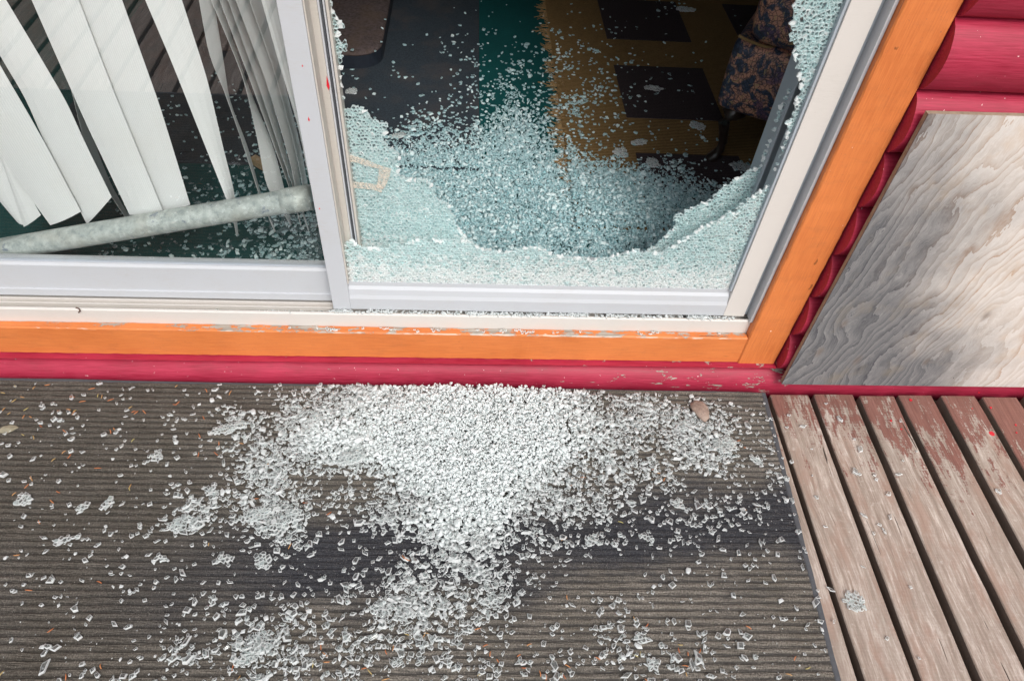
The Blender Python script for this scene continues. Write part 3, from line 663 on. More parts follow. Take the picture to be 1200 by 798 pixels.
V = [([(-150, 0), (-90, 120), (0, 237), (20, 260)], [(-90, 0), (-30, 130), (24, 220), (34, 263)], .222, .222),
     ([(-110, 0), (-60, 100), (0, 181), (28, 266)], [(-70, 0), (-25, 110), (12, 190), (48, 252)], .212, .212),
     ([(-105, 0), (-50, 100), (0, 183), (59, 264)], [(-40, 0), (0, 77), (33, 133), (50, 163), (95, 248)], .203, .203),
     ([(-35, 0), (0, 66), (30, 115), (52, 167), (102, 263)], [(7, 0), (43, 60), (80, 123), (98, 164), (131, 231)], .212, .214),
     ([(55, 0), (80, 92), (98, 165), (120, 215), (146, 254)], [(62, 0), (92, 100), (113, 175), (131, 220), (152, 254)], .232, .31),
     ([(37, 0), (100, 143), (152, 252)], [(92, 0), (133, 107), (191, 247)], .203, .203),
     ([(89, 0), (131, 107), (189, 246)], [(143, 0), (187, 123), (223, 240)], .212, .212),
     ([(170, 0), (200, 70), (257, 213), (272, 250), (277, 276)], [(213, 0), (243, 93), (263, 180), (275, 225), (279, 274)], .205, .225),
     ([(233, 0), (245, 67), (265, 112), (283, 165), (303, 227), (322, 271)], [(250, 0), (264, 85), (268, 118), (290, 170), (305, 227), (323, 271)], .20, .265),
     ([(247, 0), (285, 90), (302, 165), (312, 222), (340, 262)], [(257, 0), (290, 100), (320, 170), (333, 220), (341, 263)], .225, .29),
     ([(257, 0), (295, 100), (324, 180), (341, 225), (352, 262)], [(267, 0), (303, 100), (330, 180), (343, 225), (353, 264)], .215, .295),
     ([(267, 0), (303, 100), (333, 190), (345, 225), (361, 268)], [(276, 0), (312, 95), (338, 190), (349, 225), (362, 270)], .21, .29),
     ([(276, 0), (312, 95), (340, 190), (347, 225)], [(292, 0), (322, 85), (345, 170), (354, 225)], .205, .28),
     ([(292, 0), (322, 85), (345, 170), (356, 225)], [(306, 0), (330, 85), (352, 170), (361, 219)], .20, .275),
     ([(306, 0), (330, 85), (350, 150), (363, 215)], [(326, 0), (346, 80), (361, 140), (373, 217)], .20, .23)]
for a in V: vane(*a)
box('headrail', -1.33, .66, .19, .25, 2.08, 2.12, vinyl, blind)

# ================================================================ PIPE
def m_galv():
    m = M('galvanised_steel'); p = m.pos(); a = m.noise(p, 55, 4, .65); b = m.noise(p, 14, 4, .6); s_ = m.noise(p, 190, 3, .7)
    c = m.mix(m.rng(a, .35, .65), (.34, .38, .37), (.60, .64, .61)); c = m.mix(m.rng(b, .5, .68, 0, .5), c, (.52, .50, .44))
    c = m.mix(m.rng(m.noise(m.mapv(p, (1, 1, 1), (2, 0, 0)), 26, 4, .7), .60, .66, 0, .75), c, (.16, .20, .27)); c = m.mix(m.rng(s_, .64, .7, 0, .5), c, (.14, .15, .15))
    return m.done(m.pbr(c, .55, m.bump(m.math('ADD', a, s_), .35, .0015), .5, Metallic=.25))
galv = m_galv()
pa, pb = ony(-40, 299.5, .171), ony(363, 231.5, .171)
pipe = empty('steel_pipe', tuple(pa), label='mottled galvanised steel pipe leaning behind the left pane as a door bar', cat='pipe')
pts = [Vector(pa + (pb - pa) * (k / 12)) - Vector(pa) for k in range(13)]; pts[0] = pts[0] - (pts[1] - pts[0]) * 2
tube('pipe_tube', pts, .0262, galv, pipe, 28)
e = (pts[12] - pts[11]).normalized(); tube('pipe_collar', [pts[12] - e * .062, pts[12] - e * .060, pts[12] + e * .002], 0, galv, pipe, 28, True, [.0262, .0290, .0288])

# ================================================================ PLYWOOD
pl = empty('plywood_sheet', (.8205, -.0035, .0215), label='weathered grey and tan plywood sheet leaning against the crimson siding', cat='plywood')
vs = [(0, 0), (-.0055, .783), (1.18, .795), (1.19, .0)]
def sheet(name, y0, y1, mat):
    n = 4; v = [(a, y0, b) for a, b in vs] + [(a, y1, b) for a, b in vs]
    return mesh(name, v, [tuple(range(n)), tuple(range(n, 2 * n))] + [(i, (i + 1) % n, n + (i + 1) % n, n + i) for i in range(n)], mat, pl)
sheet('face_veneer', -.0125, -.0100, ply_m); sheet('core_ply', -.0099, 0, edge_m)

# ================================================================ ENTRANCE MAT
MT = .0075                                                # top of the ribs
mc = [np.array([-2.45, .002]), np.array([.780, -.030]), np.array([.733, -.86]), np.array([.722, -1.12]), np.array([-2.49, -1.07])]
mt = empty('entrance_mat', (0, 0, 0), label='large dark ribbed entrance mat with grey rubber border on the deck', cat='doormat')
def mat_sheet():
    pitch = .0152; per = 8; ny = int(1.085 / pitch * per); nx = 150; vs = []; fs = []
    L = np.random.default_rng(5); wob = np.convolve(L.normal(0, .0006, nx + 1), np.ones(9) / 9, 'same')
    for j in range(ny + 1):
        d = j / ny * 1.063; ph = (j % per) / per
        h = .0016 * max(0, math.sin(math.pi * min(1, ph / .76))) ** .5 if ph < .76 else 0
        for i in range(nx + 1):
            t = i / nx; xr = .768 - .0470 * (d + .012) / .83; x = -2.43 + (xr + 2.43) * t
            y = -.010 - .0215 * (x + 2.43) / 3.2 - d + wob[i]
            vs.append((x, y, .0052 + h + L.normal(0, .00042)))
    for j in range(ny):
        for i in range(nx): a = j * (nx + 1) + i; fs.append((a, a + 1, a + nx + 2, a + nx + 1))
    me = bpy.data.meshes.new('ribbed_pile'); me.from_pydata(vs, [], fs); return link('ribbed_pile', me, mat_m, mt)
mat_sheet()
n = 60; vs = []; fs = []                                   # rubber backing with a thin raised border
L = np.random.default_rng(9)
outl = []
for (a, b) in zip(mc, mc[1:] + mc[:1]):
    for k in range(24): outl.append(a + (b - a) * k / 24 + L.normal(0, .0007, 2))
cxy = np.array([-.85, -.55]); m_ = len(outl)
for s_, z in ((1, .0006), (1, .0040), (.9990, .0058), (.9935, .0060), (.9915, .0042)): vs += [tuple(cxy + (q - cxy) * np.array([s_, 1 - (1 - s_) * 2.2])) + (z,) for q in outl]
for r_ in range(4):
    for k in range(m_): fs.append((r_ * m_ + k, r_ * m_ + (k + 1) % m_, (r_ + 1) * m_ + (k + 1) % m_, (r_ + 1) * m_ + k))
fs += [tuple(range(m_)), tuple(range(4 * m_, 5 * m_))]
mesh('rubber_border', vs, fs, rubber_m, mt)

# stone, leaves, twig, needles
def m_stone():
    m = M('pinkish_stone'); p = m.obj(); a = m.noise(p, 60, 5, .7); b = m.noise(p, 300, 3, .7)
    c = m.mix(m.rng(a, .35, .65), (.20, .14, .11), (.36, .27, .22)); c = m.mix(m.rng(b, .62, .7), c, (.10, .08, .07))
    return m.done(m.pbr(c, .8, m.bump(m.math('ADD', a, b), .5, .002)))
bm = bmesh.new(); bmesh.ops.create_icosphere(bm, subdivisions=3, radius=1)
for v in bm.verts:
    q = v.co.copy(); f = 1 + .10 * math.sin(3 * q.x + 1) * math.cos(2 * q.y) + .05 * math.sin(7 * q.y + q.z * 3)
    v.co = (q.x * .032 * f * (1 - .22 * q.y), q.y * .022 * f + q.x * -.008, q.z * .010 * (1 + .2 * q.x))
me = bpy.data.meshes.new('stone'); bm.to_mesh(me); bm.free(); me.polygons.foreach_set('use_smooth', [True] * len(me.polygons))
st = link('stone', me, m_stone()); p = onz(821, 481, MT + .006); st.location = (p[0], p[1], MT + .008); st.rotation_euler = (0, .05, rad(-48))
tag(st, 'flat pinkish brown stone lying on the upper right of the mat', 'stone')
leafm = m_plain('dry_leaf', (.33, .30, .21), .8, 90); bark = m_plain('bark', (.12, .06, .04), .8, 300)
def flake(name, u, v, z, pts, mat, rz, label, cat):
    p = onz(u, v, z); n = len(pts); L = rnd
    vs = [(a, b, .0012 + .0015 * math.sin(i * 1.7)) for i, (a, b) in enumerate(pts)] + [(a * .98, b * .98, .0003 + .0015 * math.sin(i * 1.7)) for i, (a, b) in enumerate(pts)] + [(0, 0, .004), (0, 0, .003)]
    fs = [(i, (i + 1) % n, 2 * n) for i in range(n)] + [(n + (i + 1) % n, n + i, 2 * n + 1) for i in range(n)] + [(i, n + i, n + (i + 1) % n, (i + 1) % n) for i in range(n)]
    o = mesh(name, vs, fs, mat); o.location = (p[0], p[1], z); o.rotation_euler = (0, 0, rz); return tag(o, label, cat)
flake('dry_leaf', 10, 503, MT, [(-.022, 0), (-.012, .009), (.002, .012), (.014, .008), (.022, 0), (.010, -.009), (-.004, -.011), (-.016, -.007)], leafm, .2, 'pale crumpled leaf flake at the left end of the mat', 'leaf')
p = ony(91, 364, .054)
tw = tube('twig', [(0, 0, 0), (.004, -.001, -.001), (.009, -.0045, .001), (.010, -.007, -.004), (.006, -.0085, -.008)], .0016, bark, None, 8); tw.location = (p[0], .054, .1915); tag(tw, 'curled brown twig caught on the white door sill at left', 'twig')
needm = M('pine_needle'); r_ = needm.rnd(); needm = needm.done(needm.pbr(needm.ramp(r_, [(0, (.42, .12, .04)), (.5, (.58, .22, .08)), (.8, (.50, .30, .12)), (1, (.42, .38, .14))]), .6))
needles = []
for k in range(8):
    ln = .006 + .0022 * k; cv = rnd.uniform(-.35, .35); pts = [(ln * (t - .5), ln * cv * (t - .5) ** 2 * 1.6, .0010 + .0007 * math.sin(t * 3)) for t in (0, .25, .5, .75, 1)]
    o = tube('pine_needle', pts, .0008, needm, None, 5, True, [.0007, .0010, .0011, .001, .0004]); needles.append(o.data)
    bpy.data.objects.remove(o)
NG = 'brown pine needles shed on the mat'
def needle(u, v, ln=None, ang=None, z=MT, lab=None, g=NG):
    if lab is None:
        r = 'top' if v < 480 else 'upper' if v < 530 else 'middle' if v < 620 else 'lower' if v < 745 else 'bottom'
        c = 'far left' if u < 60 else 'left' if u < 140 else 'inner left' if u < 300 else 'left centre' if u < 450 else 'centre' if u < 600 else 'right centre' if u < 700 else 'inner right' if u < 800 else 'right'
        lab = f'short brown pine needle on the {r} {c} of the ribbed mat'; g = f'pine needles, {r} {c} of the mat'
    p = onz(u, v, z); i = rnd.choice([1, 2, 2, 3, 3, 4]) if ln is None else ln
    o = bpy.data.objects.new('pine_needle', needles[i]); COL.objects.link(o); o.location = (p[0], p[1], z + .0006 + rnd.uniform(0, .001))
    o.rotation_euler = (rnd.uniform(-.1, .1), rnd.uniform(-.12, .12), rnd.uniform(0, 3.14) if ang is None else ang); tag(o, lab, 'pine needle', g)
for u, v in ((4, 461), (26, 466), (18, 453), (17, 470), (31, 480), (40, 455), (56, 452), (85, 466), (97, 471), (108, 456), (115, 464), (120, 465), (130, 469), (69, 482), (81, 480), (88, 482), (87, 484), (48, 500), (76, 506), (27, 510), (40, 513), (36, 489), (28, 489), (5, 480), (11, 485),
             (153, 478), (157, 483), (160, 484), (169, 483), (130, 506), (134, 503), (156, 516), (75, 530), (82, 535), (63, 539), (115, 549), (32, 570), (37, 561), (17, 579), (68, 577), (61, 588), (46, 612), (130, 584), (152, 573), (153, 570), (129, 591), (205, 475), (209, 473), (207, 453),
             (234, 511), (239, 490), (257, 520), (253, 532), (242, 458), (270, 461), (233, 533), (20, 651), (117, 682), (34, 692), (60, 739), (2, 790), (78, 793), (118, 781), (245, 638), (273, 782), (280, 795), (386, 602), (376, 757), (381, 767), (367, 778), (383, 776), (427, 783), (433, 787), (452, 796), (478, 744), (497, 745), (452, 764), (461, 759),
             (569, 756), (574, 766), (583, 774), (562, 790), (608, 768), (611, 777), (614, 783), (640, 793), (633, 789), (657, 791), (661, 793), (620, 755), (700, 771), (744, 768), (750, 766), (665, 780), (743, 725), (758, 733), (797, 756), (795, 762), (806, 766), (820, 763), (803, 780), (804, 790), (877, 735), (757, 797),
             (727, 612), (661, 632), (664, 700), (683, 560), (671, 569), (766, 551), (772, 555), (778, 562), (865, 517), (873, 525), (872, 598), (530, 603), (515, 595), (931, 771), (947, 783), (924, 790), (340, 640), (345, 600), (358, 590), (300, 585), (282, 520), (315, 545), (560, 737), (500, 742)):
    needle(u, v)
needle(475, 655, 7, rad(-35), MT + .004, 'longest tan pine needle, among the glass in the middle of the mat', None)

# ================================================================ GLASS FRAGMENTS
def proto(k, L):
    """an irregular block of tempered glass; returns verts and its number of sides"""
    n = int(L.choice([4, 4, 5, 6])); el = L.choice([1, 1.25, 1.7, 2.5], p=[.34, .3, .22, .14]); r = .0060 / math.sqrt(el)
    a = np.sort((np.arange(n) + L.uniform(-.3, .3, n)) / n * 2 * np.pi); rr = r * L.uniform(.8, 1.2, n)
    x = np.cos(a) * rr * el; y = np.sin(a) * rr; th = .0048 * L.uniform(.8, 1.1)
    top = np.stack([x, y, np.full(n, th)], 1); top[:, :2] *= L.uniform(.64, .82); bot = np.stack([x, y, np.zeros(n)], 1)
    mid = (top + bot) / 2; mid[:, :2] = bot[:, :2] * L.uniform(.98, 1.06, (n, 1)); mid[:, 2] *= 1.25
    return np.vstack([bot, mid, top]), n
PR = [proto(k, np.random.default_rng(100 + k)) for k in range(26)]
def proto_faces(n):
    f = [list(range(n - 1, -1, -1)), list(range(2 * n, 3 * n))]; mi = [0, 0]
    for r_ in (0, 1):
        for q in range(n): f.append([r_ * n + q, r_ * n + (q + 1) % n, (r_ + 1) * n + (q + 1) % n, (r_ + 1) * n + q]); mi.append(1)
    return f, mi
def rotm(L, N, tilt):
    az = L.uniform(0, 2 * np.pi, N); tx = L.normal(0, 1, N) * tilt; ty = L.normal(0, 1, N) * tilt
    c, s = np.cos(az), np.sin(az); Z = np.zeros((N, 3, 3)); Z[:, 0, 0] = c; Z[:, 0, 1] = -s; Z[:, 1, 0] = s; Z[:, 1, 1] = c; Z[:, 2, 2] = 1
    X = np.zeros((N, 3, 3)); X[:, 0, 0] = 1; X[:, 1, 1] = np.cos(tx); X[:, 1, 2] = -np.sin(tx); X[:, 2, 1] = np.sin(tx); X[:, 2, 2] = np.cos(tx)
    Y = np.zeros((N, 3, 3)); Y[:, 1, 1] = 1; Y[:, 0, 0] = np.cos(ty); Y[:, 0, 2] = np.sin(ty); Y[:, 2, 0] = -np.sin(ty); Y[:, 2, 2] = np.cos(ty)
    return X @ Y @ Z
def shard_mass(name, P, sc, tilt, L, mats, parent=None, frost=.08):
    """many loose fragments as one mesh"""
    N = len(P); pick = L.integers(0, len(PR), N); R = rotm(L, N, tilt); VV, LP, LS, LT, MI = [], [], [], [], []; base = 0; lb = 0
    for k, (v, n) in enumerate(PR):
        idx = np.where(pick == k)[0]
        if not len(idx): continue
        w = np.einsum('nij,vj->nvi', R[idx], v) * sc[idx, None, None] + P[idx, None, :]
        f, mi = proto_faces(n); loops = np.concatenate([np.array(q) for q in f]); lens = np.array([len(q) for q in f])
        off = base + np.arange(len(idx)) * len(v); VV.append(w.reshape(-1, 3)); LP.append((loops[None] + off[:, None]).ravel())
        LT.append(np.tile(lens, len(idx))); MI.append(np.tile(mi, len(idx)) + (np.repeat(L.random(len(idx)) < frost, len(mi)) * 2 if len(mats) > 2 else 0)); base += len(v) * len(idx)
    VV = np.vstack(VV); LP = np.concatenate(LP); LT = np.concatenate(LT); MI = np.concatenate(MI); LS = np.concatenate([[0], np.cumsum(LT)[:-1]])
    me = bpy.data.meshes.new(name); me.vertices.add(len(VV)); me.vertices.foreach_set('co', VV.ravel().astype(np.float32))
    me.loops.add(len(LP)); me.loops.foreach_set('vertex_index', LP.astype(np.int32)); me.polygons.add(len(LT)); me.polygons.foreach_set('loop_start', LS.astype(np.int32))
    me.polygons.foreach_set('material_index', MI.astype(np.int32)); me.update(calc_edges=True); me.validate()
    return link(name, me, mats, parent)
MATS = [gl_top, gl_side, gl_white, gl_rim]
# how much glass lies where on the mat: 50 x 25 px survey cells, 0 none .. 9 heaped
G = '''1111123577999864320|1111244789999876555|1111145989999976742|1111136789999876631|1111136448999765432|1121346326897654432|1111435227886543331|1111114114765432221|0011122124652101121|1111111145654111110|1100223147752211121|0111214345423132121|1112356343223142211|1111235233232223221'''
G = [[int(c) for c in r.replace(' ', '').replace('\n', '')][:19] for r in G.split('|')]
G = np.array([r + [0] * (19 - len(r)) for r in G], float); G[:6, 13:18] = np.maximum(G[:6, 13:18] - .9, .6); G[4:, 12:] *= .85; G[:3, 12] -= .4; G[9:11, 9:12] -= 1.2
def dens(u, v, G=G, u0=25, v0=462, du=50, dv=25):
    a = (u - u0) / du; b = (v - v0) / dv; a = np.clip(a, 0, G.shape[1] - 1.001); b = np.clip(b, 0, G.shape[0] - 1.001)
    i, j = a.astype(int), b.astype(int); fa, fb = a - i, b - j
    return (G[j, i] * (1 - fa) + G[j, np.minimum(i + 1, G.shape[1] - 1)] * fa) * (1 - fb) + (G[np.minimum(j + 1, G.shape[0] - 1), i] * (1 - fa) + G[np.minimum(j + 1, G.shape[0] - 1), np.minimum(i + 1, G.shape[1] - 1)] * fa) * fb
def vonz(u, v, z):
    d = np.stack([(u - 600) / F, (v - 399) / F, np.ones_like(u)], 1) @ R0; return CP + d * ((z - CP[2]) / d[:, 2])[:, None]
L = np.random.default_rng(21)
N0 = 100000
u = L.uniform(0, 985, N0); v = L.uniform(449, 805, N0)
# clumping, stronger where glass is thin
cl = np.zeros(N0); cn = L.uniform([0, 449], [985, 805], (420, 2)); cw = L.uniform(6, 20, 420)
for (a, b), w in zip(cn, cw): cl += np.exp(-((u - a) ** 2 + ((v - b) * 1.25) ** 2) / (2 * w * w))
D = dens(u, v)
lowc = np.clip(.12 + 1.15 * cl, 0, 2.6); mixw = np.clip((D - 4) / 4, 0, 1)
rate = (np.array([0, .012, .034, .075, .135, .22, .34, .52, .80, 1.25]))
pr_ = np.interp(D, np.arange(10), rate) * (lowc * (1 - mixw) + mixw) * ((v / 560.) ** -1.2)
keep = L.random(N0) < pr_ * 1.0
edge_ok = v > 437 + .0225 * u + 7
Pm = vonz(u, v, MT); keep &= edge_ok & (Pm[:, 0] < .776 + .055 * Pm[:, 1]) & (Pm[:, 1] < -.012)
u, v, D, Pm = u[keep], v[keep], D[keep], Pm[keep]
sm_ = 1 - .22 * np.clip((D - 7) / 2, 0, 1); heap = np.clip((D - 5.5) / 3.5, 0, 1) ** 1.5
hz = np.interp(D, [0, 5, 7, 9], [0, .003, .010, .026]); Pm[:, 2] = MT + .0004 + L.random(len(u)) ** .8 * hz
# sink the survey point back along the sight line so the heap stands where it should
sc = (L.lognormal(-.30, .30, len(u)) * np.interp(v, [450, 800], [.95, 1.05])).clip(.34, 1.6) * sm_; tilt = np.where(D < 4, .06, np.where(D < 7, .28, .48))
print('mat fragments', len(u))
cand = np.where((D < 6.5) & (u > 4) & (u < 980) & (v < 795))[0]
big = cand[np.argsort(-(sc[cand] * (v[cand] / 600.)))[:255]]; isb = np.zeros(len(u), bool); isb[big] = True
pm_mesh = []
for vv_, n in PR:
    me = bpy.data.meshes.new('glass_fragment'); f, mi = proto_faces(n); me.from_pydata([tuple(q) for q in vv_], [], f); me.polygons.foreach_set('material_index', mi)
    for q in MATS: me.materials.append(q)
    pm_mesh.append(me)
def single(p, s, label, group, tl=.06, cat='glass fragment', name='glass_fragment'):
    o = bpy.data.objects.new(name, rnd.choice(pm_mesh)); s *= .8; COL.objects.link(o); o.location = p; o.scale = (s,) * 3
    o.rotation_euler = (rnd.gauss(0, tl), rnd.gauss(0, tl), rnd.uniform(0, 6.28)); return tag(o, label, cat, group)
def zone(a, b):
    r = 'upper' if b < 560 else 'middle' if b < 680 else 'lower'
    c = 'left' if a < 250 else 'inner left' if a < 420 else 'centre' if a < 640 else 'inner right' if a < 800 else 'right'
    return r, c
PN = [n for _, n in PR]; PE = [np.ptp(q[:, 0]) / max(1e-6, np.ptp(q[:, 1])) for q, _ in PR]
shape_ = ['slender' if e > 1.45 or e < .69 else {4: 'four-sided', 5: 'five-sided', 6: 'rounded'}[n] for e, n in zip(PE, PN)]
def single_k(p, s, k, label, group, tl):
    o = bpy.data.objects.new('glass_fragment', pm_mesh[k]); COL.objects.link(o); o.location = p; o.scale = (s,) * 3
    o.rotation_euler = (rnd.gauss(0, tl), rnd.gauss(0, tl), rnd.uniform(0, 6.28)); return tag(o, label, 'glass fragment', group)
qs = np.quantile(sc[big], [.25, .5, .75])
for i in big:
    a, b = u[i], v[i]; r = 'top' if b < 500 else 'upper' if b < 560 else 'middle' if b < 640 else 'lower' if b < 720 else 'bottom'
    c = 'far left' if a < 120 else 'left' if a < 250 else 'inner left' if a < 390 else 'left centre' if a < 500 else 'centre' if a < 600 else 'right centre' if a < 710 else 'inner right' if a < 830 else 'right'
    k = rnd.randrange(len(PR)); near = 'bunched' if D[i] > 3.5 else 'lone'
    single_k(tuple(Pm[i]), float(sc[i]), k, f'{("largish", "big", "bigger", "largest")[min(3, int(np.searchsorted(qs, sc[i])))]} {near} {shape_[k]} clear glass fragment on the {r} {c} of the mat', f'loose glass bits, {r} {c} of the mat', .08 if D[i] < 4 else .35)
rest = ~isb
hpm = L.random(len(D)) < np.clip((D - 6.0) / 2.6, 0, 1) ** 1.2; hp = rest & hpm; shard = shard_mass('glass_heap', Pm[hp], sc[hp], tilt[hp], L, [heap_top, heap_side, heap_rim, heap_rim], frost=.18); tag(shard, 'dense white heap of crushed tempered glass against the base of the wall', 'glass heap', None, 'stuff'); rest = rest & ~hpm
o = shard_mass('glass_fragments', Pm[rest], sc[rest], tilt[rest], L, MATS); tag(o, 'loose scatter of crushed clear tempered glass round the heap on the mat', 'broken glass', None, 'stuff')
# finely crushed glass filling the core of the heap
nf = 90000; uf = L.uniform(250, 850, nf); vf = L.uniform(452, 690, nf); Df = dens(uf, vf); kf = (L.random(nf) < np.clip((Df - 6.4) / 2.6, 0, 1) ** 1.5 * .62) & (vf > 446 + .0225 * uf)
Pf = vonz(uf[kf], vf[kf], MT); Df = Df[kf]; Pf[:, 2] = MT + L.random(len(Pf)) * np.interp(Df, [6, 7, 9], [.001, .009, .024]); kf = Pf[:, 1] < -.010; Pf = Pf[kf]
print('fine heap', len(Pf)); o = shard_mass('fine_crushed_glass', Pf, L.uniform(.28, .55, len(Pf)), np.full(len(Pf), .5), L, [heap_top, heap_side, heap_rim, heap_rim], frost=.55); tag(o, 'finely crushed white glass inside the heap against the wall', 'broken glass', None, 'stuff')
# glass dust and splinters among them
nd = 5200; uu = L.uniform(0, 985, nd * 3); vv_ = L.uniform(449, 800, nd * 3); Dd = dens(uu, vv_); k = (L.random(nd * 3) < (Dd / 9) ** 1.4 * .55 + .01) & (vv_ > 446 + .0225 * uu); Pd = vonz(uu[k], vv_[k], MT); Pd[:, 2] += .0002
k2 = (Pd[:, 0] < .776 + .055 * Pd[:, 1]); Pd = Pd[k2]
o = shard_mass('glass_splinters', Pd, L.uniform(.12, .4, len(Pd)), np.full(len(Pd), .5), L, MATS); tag(o, 'fine glass splinters sprinkled over the mat', 'broken glass', None, 'stuff')

# bits on the deck boards
for a, b, s in ((924, 487, 1.0), (922, 501, .9), (941, 500, 1.5), (951, 526, .7), (957, 583, 1.2), (967, 617, .9), (968, 473, .7), (984, 492, 1.5), (1001, 515, .8), (1008, 527, 1.7), (1001, 553, 1.7), (1007, 556, 1.1), (1025, 557, 1.2), (1027, 562, 1.1), (1041, 579, 1.2), (1012, 604, 1.2), (1043, 606, 1.1), (1030, 615, 1.0), (1036, 622, 1.2), (1024, 625, .8),
                (1055, 494, .8), (1058, 540, .7), (1053, 556, 1.2), (1074, 529, .7), (1169, 576, 1.7), (1067, 688, .9), (952, 557, .7), (1077, 771, .7), (1039, 748, .9), (972, 692, 1.2), (976, 729, .8), (926, 542, 1.3), (916, 538, .8), (921, 563, 1.4), (927, 588, .8), (930, 604, .8), (957, 693, .9), (958, 701, 1.0), (941, 644, .8), (1011, 664, .7)):
    p = onz(a, b, .001); onb = p[0] > .785; en = 'upper end' if b < 550 else 'middle' if b < 610 else 'lower stretch'; bn = (('first', 'second', 'third', 'fourth', 'fifth', 'sixth')[min(5, max(0, int((p[0] - .79) / .115)))], 'near the wall' if b < 520 else 'in its upper middle' if b < 600 else 'in its lower part')
    if onb: single((p[0], p[1], .0014), s, f'{"big" if s > 1.15 else "small"} clear glass fragment on {bn[0]} deck board from the mat, {bn[1]}', f'glass bits on {bn[0]} deck board', .05)
    else: single((p[0], p[1], .0066), s, f'{"big" if s > 1.05 else "small"} clear glass fragment caught on the {en} of the mat rubber edge', f'glass bits on the {en} of the mat edge', .05)

# chunks of pane still holding together
def chunk(u, v, w, h, ang, z, label, seed, s=.0088, holes=.0, cat='glass chunk'):
    c = onz(u, v, z); k = .98 / F * (c - CP)[1:].dot((c - CP)[1:]) ** .5
    Lk = np.random.default_rng(seed); n = 11; w, h = w * k / 2, h * k / 2 * 1.25
    poly = [(w * Lk.uniform(.72, 1.12) * math.cos(6.283 * q / n), h * Lk.uniform(.72, 1.12) * math.sin(6.283 * q / n)) for q in range(n)]
    o = crackle('glass_chunk', poly, None, 0, s, None, .005, .001, seed=seed, vertical=False); me = o.data
    co_ = np.empty(len(me.vertices) * 3); me.vertices.foreach_get('co', co_); co_ = co_.reshape(-1, 3); co_ = np.stack([co_[:, 0], co_[:, 2], .0055 - co_[:, 1]], 1)
    me.vertices.foreach_set('co', co_.ravel()); me.flip_normals(); del o['kind']
    me.materials[0] = gl_top; me.materials[1] = gl_side
    o.location = (c[0], c[1], z + .0008); o.rotation_euler = (Lk.normal(0, .05), Lk.normal(0, .05), rad(ang)); return tag(o, label, cat)
for a in ((268, 502, 50, 13, 24, MT + .006, 'long slab of cracked glass at the upper left edge of the spill'),
          (247, 577, 13, 20, 60, MT, 'small block of cracked glass left of the spill, above the bright clump'),
          (212, 614, 32, 15, 30, MT + .002, 'slanted clump of cracked glass at the left of the spill'),
          (28, 587, 17, 13, 20, MT, 'cracked glass clump alone at the far left of the mat'),
          (78, 633, 32, 7, 28, MT, 'narrow slanting splinter cluster on the left of the mat'),
          (125, 592, 20, 9, 60, MT, 'short upright pair of glass bits between left splinter and spill'),
          (97, 596, 12, 12, 10, MT, 'square glass clump below the scattered needles at left'),
          (185, 537, 14, 14, 0, MT, 'four sided cracked bit in the upper left scatter'),
          (191, 655, 10, 15, 70, MT, 'triangular cracked bit low on the left of the mat'),
          (264, 656, 24, 8, 14, MT, 'slender glass wedge left of the dark middle stripe'),
          (301, 604, 36, 16, 20, MT + .004, 'wide cracked slab at the left foot of the heap'),
          (325, 617, 28, 13, -10, MT + .006, 'shiny cracked slab beside the left foot of the heap'),
          (342, 606, 26, 16, 25, MT + .008, 'bright folded slab on the left foot of the heap'),
          (411, 538, 38, 16, 8, MT + .022, 'brightest flat slab lying on top of the glass heap'),
          (309, 657, 16, 20, 50, MT, 'leaf shaped cracked bit under the left foot of the heap'),
          (304, 752, 26, 20, 45, MT, 'large cracked clump at the lower left centre'),
          (296, 768, 34, 14, 35, MT + .003, 'layered cracked slab at the lower left, by the photo bottom'),
          (475, 682, 20, 8, 5, MT, 'flat clear slab below the middle of the heap'),
          (494, 690, 18, 8, -5, MT, 'second flat clear slab below the middle of the heap'),
          (577, 705, 18, 14, 10, MT, 'square cracked slab at the lower right tail of the heap'),
          (442, 712, 22, 10, 45, MT, 'slanted glass bar in the lower tail of the heap'),
          (494, 768, 8, 24, -12, MT, 'upright glass bar near the bottom centre of the photo'),
          (465, 776, 16, 9, 35, MT, 'cracked slab at the bottom centre, left of the upright bar'),
          (692, 634, 16, 12, 20, MT, 'cracked bit under the right wing of the spill'),
          (759, 631, 18, 9, -25, MT, 'pointed clear bit right of centre, above the dark stripe'),
          (850, 522, 30, 22, 0, MT + .003, 'round cracked clump at the right end of the spill, below the stone'),
          (800, 500, 24, 13, 35, MT + .002, 'cracked clump left of the stone'),
          (764, 778, 18, 14, 0, MT, 'cracked clump at the lower right of the mat'),
          (752, 748, 10, 18, 70, MT, 'narrow cracked bit above the lower right clump'),
          (886, 541, 20, 10, -45, MT, 'slanted cracked bit near the right edge of the mat'),
          (795, 592, 18, 10, -20, MT, 'cracked bit in the right scatter under the round clump'),
          (1001, 706, 27, 22, -30, .001, 'flat cracked patch of glass on the first deck board')):
    chunk(*a, seed=int(a[0] * 3 + a[1]))

